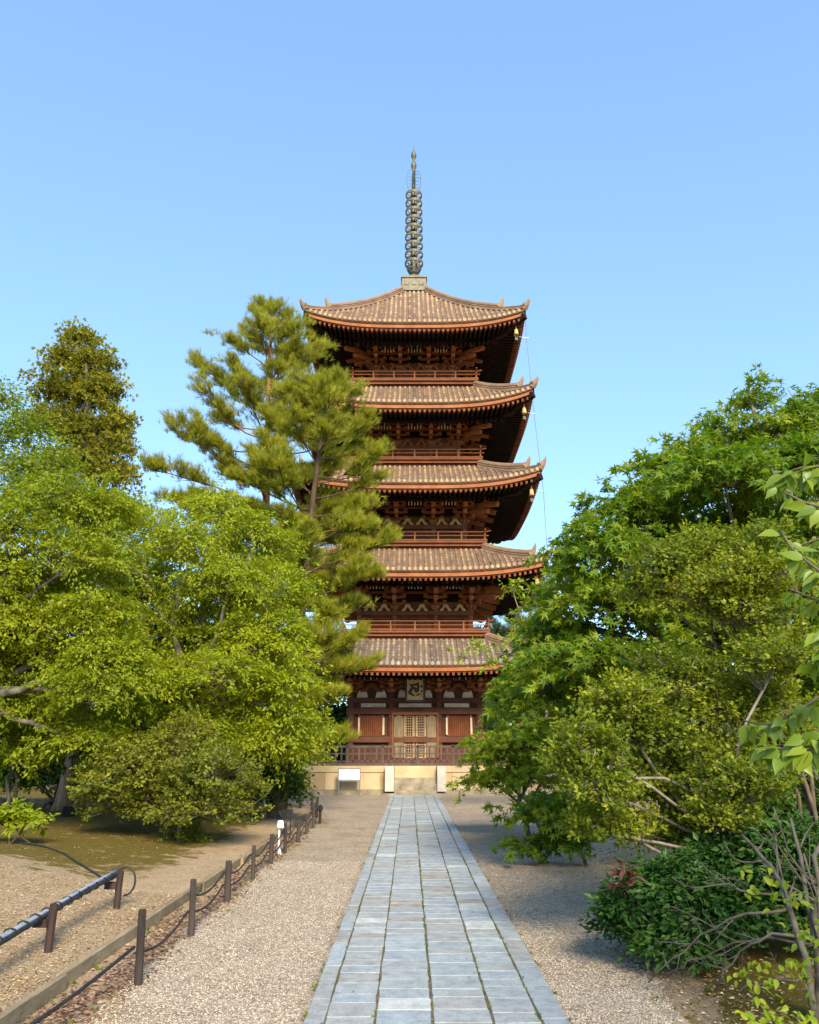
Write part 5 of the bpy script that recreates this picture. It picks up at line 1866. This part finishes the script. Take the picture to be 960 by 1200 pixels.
for bi, br in enumerate(brs):
    Yv = Yb + 0.35 * math.sin(bi * 2.1)
    P = np.array([at(x, y, Yv + 0.08 * i) for i, (x, y) in enumerate(br)]) - cb0
    f = np.linspace(0, len(P) - 1, 14)
    Q = np.stack([np.interp(f, np.arange(len(P)), P[:, c]) for c in range(3)], -1)
    att = np.array([0.0, 0.02, P[0][2] + 0.1])
    tube(tm, [att, (att + P[0]) / 2 + [0, 0, 0.05], P[0]], [0.03, 0.02, 0.011], 6)
    tube(tm, Q, np.linspace(0.009, 0.0035, 14), 6)
    nl = 40
    ff = rg.uniform(2.0, 13, nl)
    pos = np.stack([np.interp(ff, np.arange(14), Q[:, c]) for c in range(3)], -1)
    dr = unit(Q[-1] - Q[0])
    dx = dr * 0.35 + np.array([0, 0, -0.75]) + rg.normal(size=(nl, 3)) * np.array([0.55, 0.4, 0.4])
    pos += unit(dx) * 0.015
    nz = np.array([-0.2, -0.5, 0.75]) + rg.normal(size=(nl, 3)) * 0.45
    put(lm, 'ovate', pos, dx, nz, 0.082 * (0.65 + 0.55 * rg.random(nl)), rg.random(nl))
tm.build('trunk', M['twig_dark'], ct, smooth=True)
lm.build('leaves', M['cherry'], ct, smooth=True)

# ---- support posts under the low maple
m = MB()
g = gnd(657, 946)
tube(m, [g, g + np.array([0.02, 0, 0.75])], [0.05, 0.045], 7)
tag(m.build('support_pole', M['whitestone']), 'short pale post under the bright maple right of the path', 'pole')
m = MB()
g = gnd(620, 985)
tube(m, [g, g + np.array([0.0, 0, 0.42])], [0.02, 0.018], 6)
tag(m.build('support_pole', M['post']), 'thin dark stick holding up the drooping young maple', 'pole')

# ---- garden beyond: trees closing the view on both sides
rg = np.random.default_rng(99)
bgs = [(-15.5, 40, 8.0, 'dark_leaf', 'dark rounded tree deep in the garden at the far left'), (-9.5, 46, 8.5, 'maple_right', 'green tree beyond the left maples just left of the pagoda'), (-22, 38, 9.0, 'dark_leaf', 'dark tree beyond the left edge of the garden'),
       (8.5, 44, 8.0, 'maple_right', 'green tree beyond the right maple just right of the pagoda'), (14.5, 40, 9.0, 'dark_leaf', 'dark rounded tree deep in the garden at the right'), (20.5, 34, 9.5, 'maple_right', 'green tree beyond the right edge of the garden')]
for i, (x, y, h, mt, lab) in enumerate(bgs):
    bl = []
    for q in range(9):
        b = Blob(480, 700, 10, 10, y)
        zc = rg.uniform(0.18, 0.85) * h
        b.c = np.array([x + rg.uniform(-2.4, 2.4) * (1.15 - zc / h * .6), y + rg.uniform(-1.2, 1.2), zc])
        b.r = np.array([1.7, 1.5, 1.2]) * rg.uniform(0.8, 1.2)
        bl.append(b)
    tree('garden_tree', lab, 'tree', gbase(x, y), bl, mt, 'kite', 0.27, 420, 18, 0.55, 100 + i, trunk_r=0.25, trunk_h=0.4, flat=0.5, twigs_shown=0.1, group='trees deep in the garden')

# far wood: one mass of leaves closing the horizon
m = MB()
n = 36000
a = rg.uniform(0, 1, n)
xx = -85 + 170 * a
top = 6.5 + 2.2 * np.sin(xx * 0.21) + 1.4 * np.sin(xx * 0.53 + 1) + 0.8 * np.sin(xx * 1.3)
zz = top * rg.uniform(0.02, 1, n) ** 0.75
yy = 62 + rg.uniform(-3, 3, n) * np.sqrt(np.clip(1 - (zz / top) ** 2, 0.02, 1))
put(m, 'kite', np.stack([xx, yy, zz], -1), rg.normal(size=(n, 3)) + [0, -.4, .5], rg.normal(size=(n, 3)), 1.0 * (0.6 + 0.7 * rg.random(n)), rg.random(n))
tag(m.build('far_wood', M['dark_leaf']), 'far dark wood closing the garden behind the trees', 'wood', kind='stuff')

# ------------------------------------------------------------------ litter on the ground
def scatter_flat(name, label, mat, n, fx, size, seed, tpl='kite', lift=0.008, tilt=0.25, cat='leaves'):
    rg_ = np.random.default_rng(seed)
    x, y = fx(rg_, n)
    z = height(x, y) + lift
    m_ = MB()
    k = len(x)
    put(m_, tpl, np.stack([x, y, z], -1), np.c_[rg_.normal(size=(k, 2)), rg_.normal(size=k) * 0.12], np.c_[rg_.normal(size=(k, 2)) * tilt, np.ones(k)], size * (0.5 + rg_.random(k)), rg_.random(k))
    return tag(m_.build(name, M[mat]), label, cat, kind='stuff')


def f_left(r_, n):
    y = np.where(r_.random(n) < 0.93, 5.0 + 5.4 * r_.random(n), 10.0 + 8 * r_.random(n))
    x = -2.68 - r_.random(n) ** 1.2 * (0.6 + 0.42 * y)
    return x, y


scatter_flat('fallen_leaves', 'dry pale leaves strewn over the earth left of the edging', 'litter', 24000, f_left, 0.021, 201)


def f_strip(r_, n):
    y = 5.0 + 14 * r_.random(n) ** 1.5
    c = -2.33 + 0.06 * np.sin(y * 1.9)
    return c + r_.normal(size=n) * 0.13, y


scatter_flat('bark_chips', 'reddish bark chips along the foot of the timber edging', 'barkchip', 5200, f_strip, 0.04, 202, tilt=0.5, cat='bark chips')


def f_right(r_, n):
    y = 5.5 + 12 * r_.random(n) ** 1.4
    return right_edge(y) + r_.normal(size=n) * 0.28 + 0.35, y


scatter_flat('fallen_leaves', 'brown dry leaves strewn along the right edge of the gravel', 'litter', 3500, f_right, 0.03, 203, tilt=0.4)


def f_open(r_, n):
    y = 5.5 + 24 * r_.random(n)
    return -2.1 + (right_edge(y) + 2.1) * r_.random(n), y


scatter_flat('fallen_leaves', 'a few dry leaves lying about on the open gravel and path', 'litter', 420, f_open, 0.03, 206, lift=0.045, tilt=0.4)


def f_grav(r_, n):
    y = 5.0 + 9 * r_.random(n) ** 1.8
    x = np.where(r_.random(n) < 0.55, -2.15 + 1.40 * r_.random(n), 1.05 + (right_edge(y) - 1.05) * r_.random(n))
    return x, y


rg = np.random.default_rng(204)
x, y = f_grav(rg, 45000)
ok = np.abs(x - PXC) > 0.88
x, y = x[ok], y[ok]
k = len(x)
pv = np.array([[1, 0, 0], [0, 1, 0], [-1, 0, 0], [0, -1, 0], [0, 0, .8]]) * 0.5
TPL['pebble'] = (pv, [np.array([[0, 1, 4], [1, 2, 4], [2, 3, 4], [3, 0, 4]])])
m = MB()
put(m, 'pebble', np.stack([x, y, height(x, y) + 0.004], -1), np.c_[rg.normal(size=(k, 2)), np.zeros(k)], np.c_[rg.normal(size=(k, 2)) * 0.2, np.ones(k)], 0.0115 * (0.6 + 0.8 * rg.random(k)), rg.random(k))
M['pebble'] = leafmat('loose_pebble', [(0.17, 0.135, 0.10), (0.35, 0.287, 0.207), (0.54, 0.468, 0.37)], 0.0, 0.9, tcol=(1, 1, 1))
tag(m.build('loose_gravel', M['pebble']), 'loose pebbles lying on the gravel nearest the camera', 'gravel', kind='stuff')

rg = np.random.default_rng(205)
M['weed'] = leafmat('joint_weed', [(0.05, 0.08, 0.01), (0.10, 0.14, 0.015), (0.17, 0.19, 0.03)], 0.3, 0.6)
m = MB()
jx = [-0.7275, -0.4025, -0.021, 0.3685, 0.681, -0.872, 0.872]
for q in range(260):
    x = PXC + jx[rg.integers(0, 7)]
    y = 5 + 16 * rg.random() ** 1.5
    n = rg.integers(3, 8)
    put(m, 'kite', np.stack([x + rg.normal(size=n) * 0.006, y + rg.normal(size=n) * 0.025, np.full(n, 0.031)], -1), np.c_[rg.normal(size=(n, 2)) * 0.7, np.ones(n)], rg.normal(size=(n, 3)), 0.022 * (0.5 + rg.random(n)), rg.random(n))
for q in range(110):
    y = 5.5 + 12 * rg.random()
    x = rg.choice([-2.15 + rg.normal() * 0.08, -2.57 + rg.normal() * 0.02, right_edge(y) + rg.normal() * 0.2])
    n = rg.integers(5, 12)
    put(m, 'kite', np.stack([x + rg.normal(size=n) * 0.02, y + rg.normal(size=n) * 0.02, np.full(n, hz(x, y))], -1), np.c_[rg.normal(size=(n, 2)) * 0.8, np.ones(n)], rg.normal(size=(n, 3)), 0.026 * (0.5 + rg.random(n)), rg.random(n))
tag(m.build('weeds', M['weed']), 'tiny weeds and moss tufts along the slab joints and gravel edges', 'weeds', kind='stuff')

# ------------------------------------------------------------------ light, sky, camera
SUN_EL, SUN_AZ = 34.0, 12.0            # degrees above the horizon; to the right of straight behind the camera
to_sun = Vector((math.cos(R(SUN_EL)) * math.sin(R(SUN_AZ)), -math.cos(R(SUN_EL)) * math.cos(R(SUN_AZ)), math.sin(R(SUN_EL))))
sd_ = bpy.data.lights.new('sun', 'SUN')
sd_.energy = 2.3
sd_.angle = R(20.0)
sd_.color = (1.0, 0.87, 0.68)
so = bpy.data.objects.new('sun', sd_)
so.rotation_euler = (-to_sun).to_track_quat('-Z', 'Y').to_euler()
COL.objects.link(so)
w = bpy.data.worlds.new('World')
sc.world = w
w.use_nodes = True
nt = w.node_tree
bg = nt.nodes['Background']
sk = nt.nodes.new('ShaderNodeTexSky')
sk.sky_type = 'NISHITA'
sk.sun_disc = False
sk.sun_elevation = R(SUN_EL)
sk.sun_rotation = math.atan2(to_sun.x, to_sun.y)
sk.air_density = 1.0
sk.dust_density = 0.15
sk.ozone_density = 3.5
gam = nt.nodes.new('ShaderNodeGamma')
gam.inputs['Gamma'].default_value = 0.58
nt.links.new(sk.outputs[0], gam.inputs['Color'])
tn = nt.nodes.new('ShaderNodeMix')
tn.data_type = 'RGBA'
tn.blend_type = 'MULTIPLY'
tn.inputs['Factor'].default_value = 1.0
nt.links.new(gam.outputs[0], tn.inputs['A'])
tn.inputs['B'].default_value = (0.765, 1.0, 1.22, 1)
nt.links.new(tn.outputs['Result'], bg.inputs['Color'])
bg.inputs['Strength'].default_value = 0.122

cam = bpy.data.cameras.new('camera')
cam.sensor_fit = 'HORIZONTAL'
cam.sensor_width = 36.0
cam.lens = 36.0 * F_PX / 960.0
cam.clip_end = 2000
cam.clip_start = 0.05
co = bpy.data.objects.new('camera', cam)
co.location = (0, 0, EYE)
co.rotation_euler = (R(90 + PITCH), 0, 0)
COL.objects.link(co)
sc.camera = co
vs = sc.view_settings
vs.view_transform = 'Standard'
vs.look = 'None'
vs.exposure = 2.05
vs.gamma = 1.0
vs.use_curve_mapping = False
sc.cycles.max_bounces = 6
sc.cycles.diffuse_bounces = 3
sc.cycles.glossy_bounces = 2
sc.cycles.transmission_bounces = 4
sc.cycles.transparent_max_bounces = 4
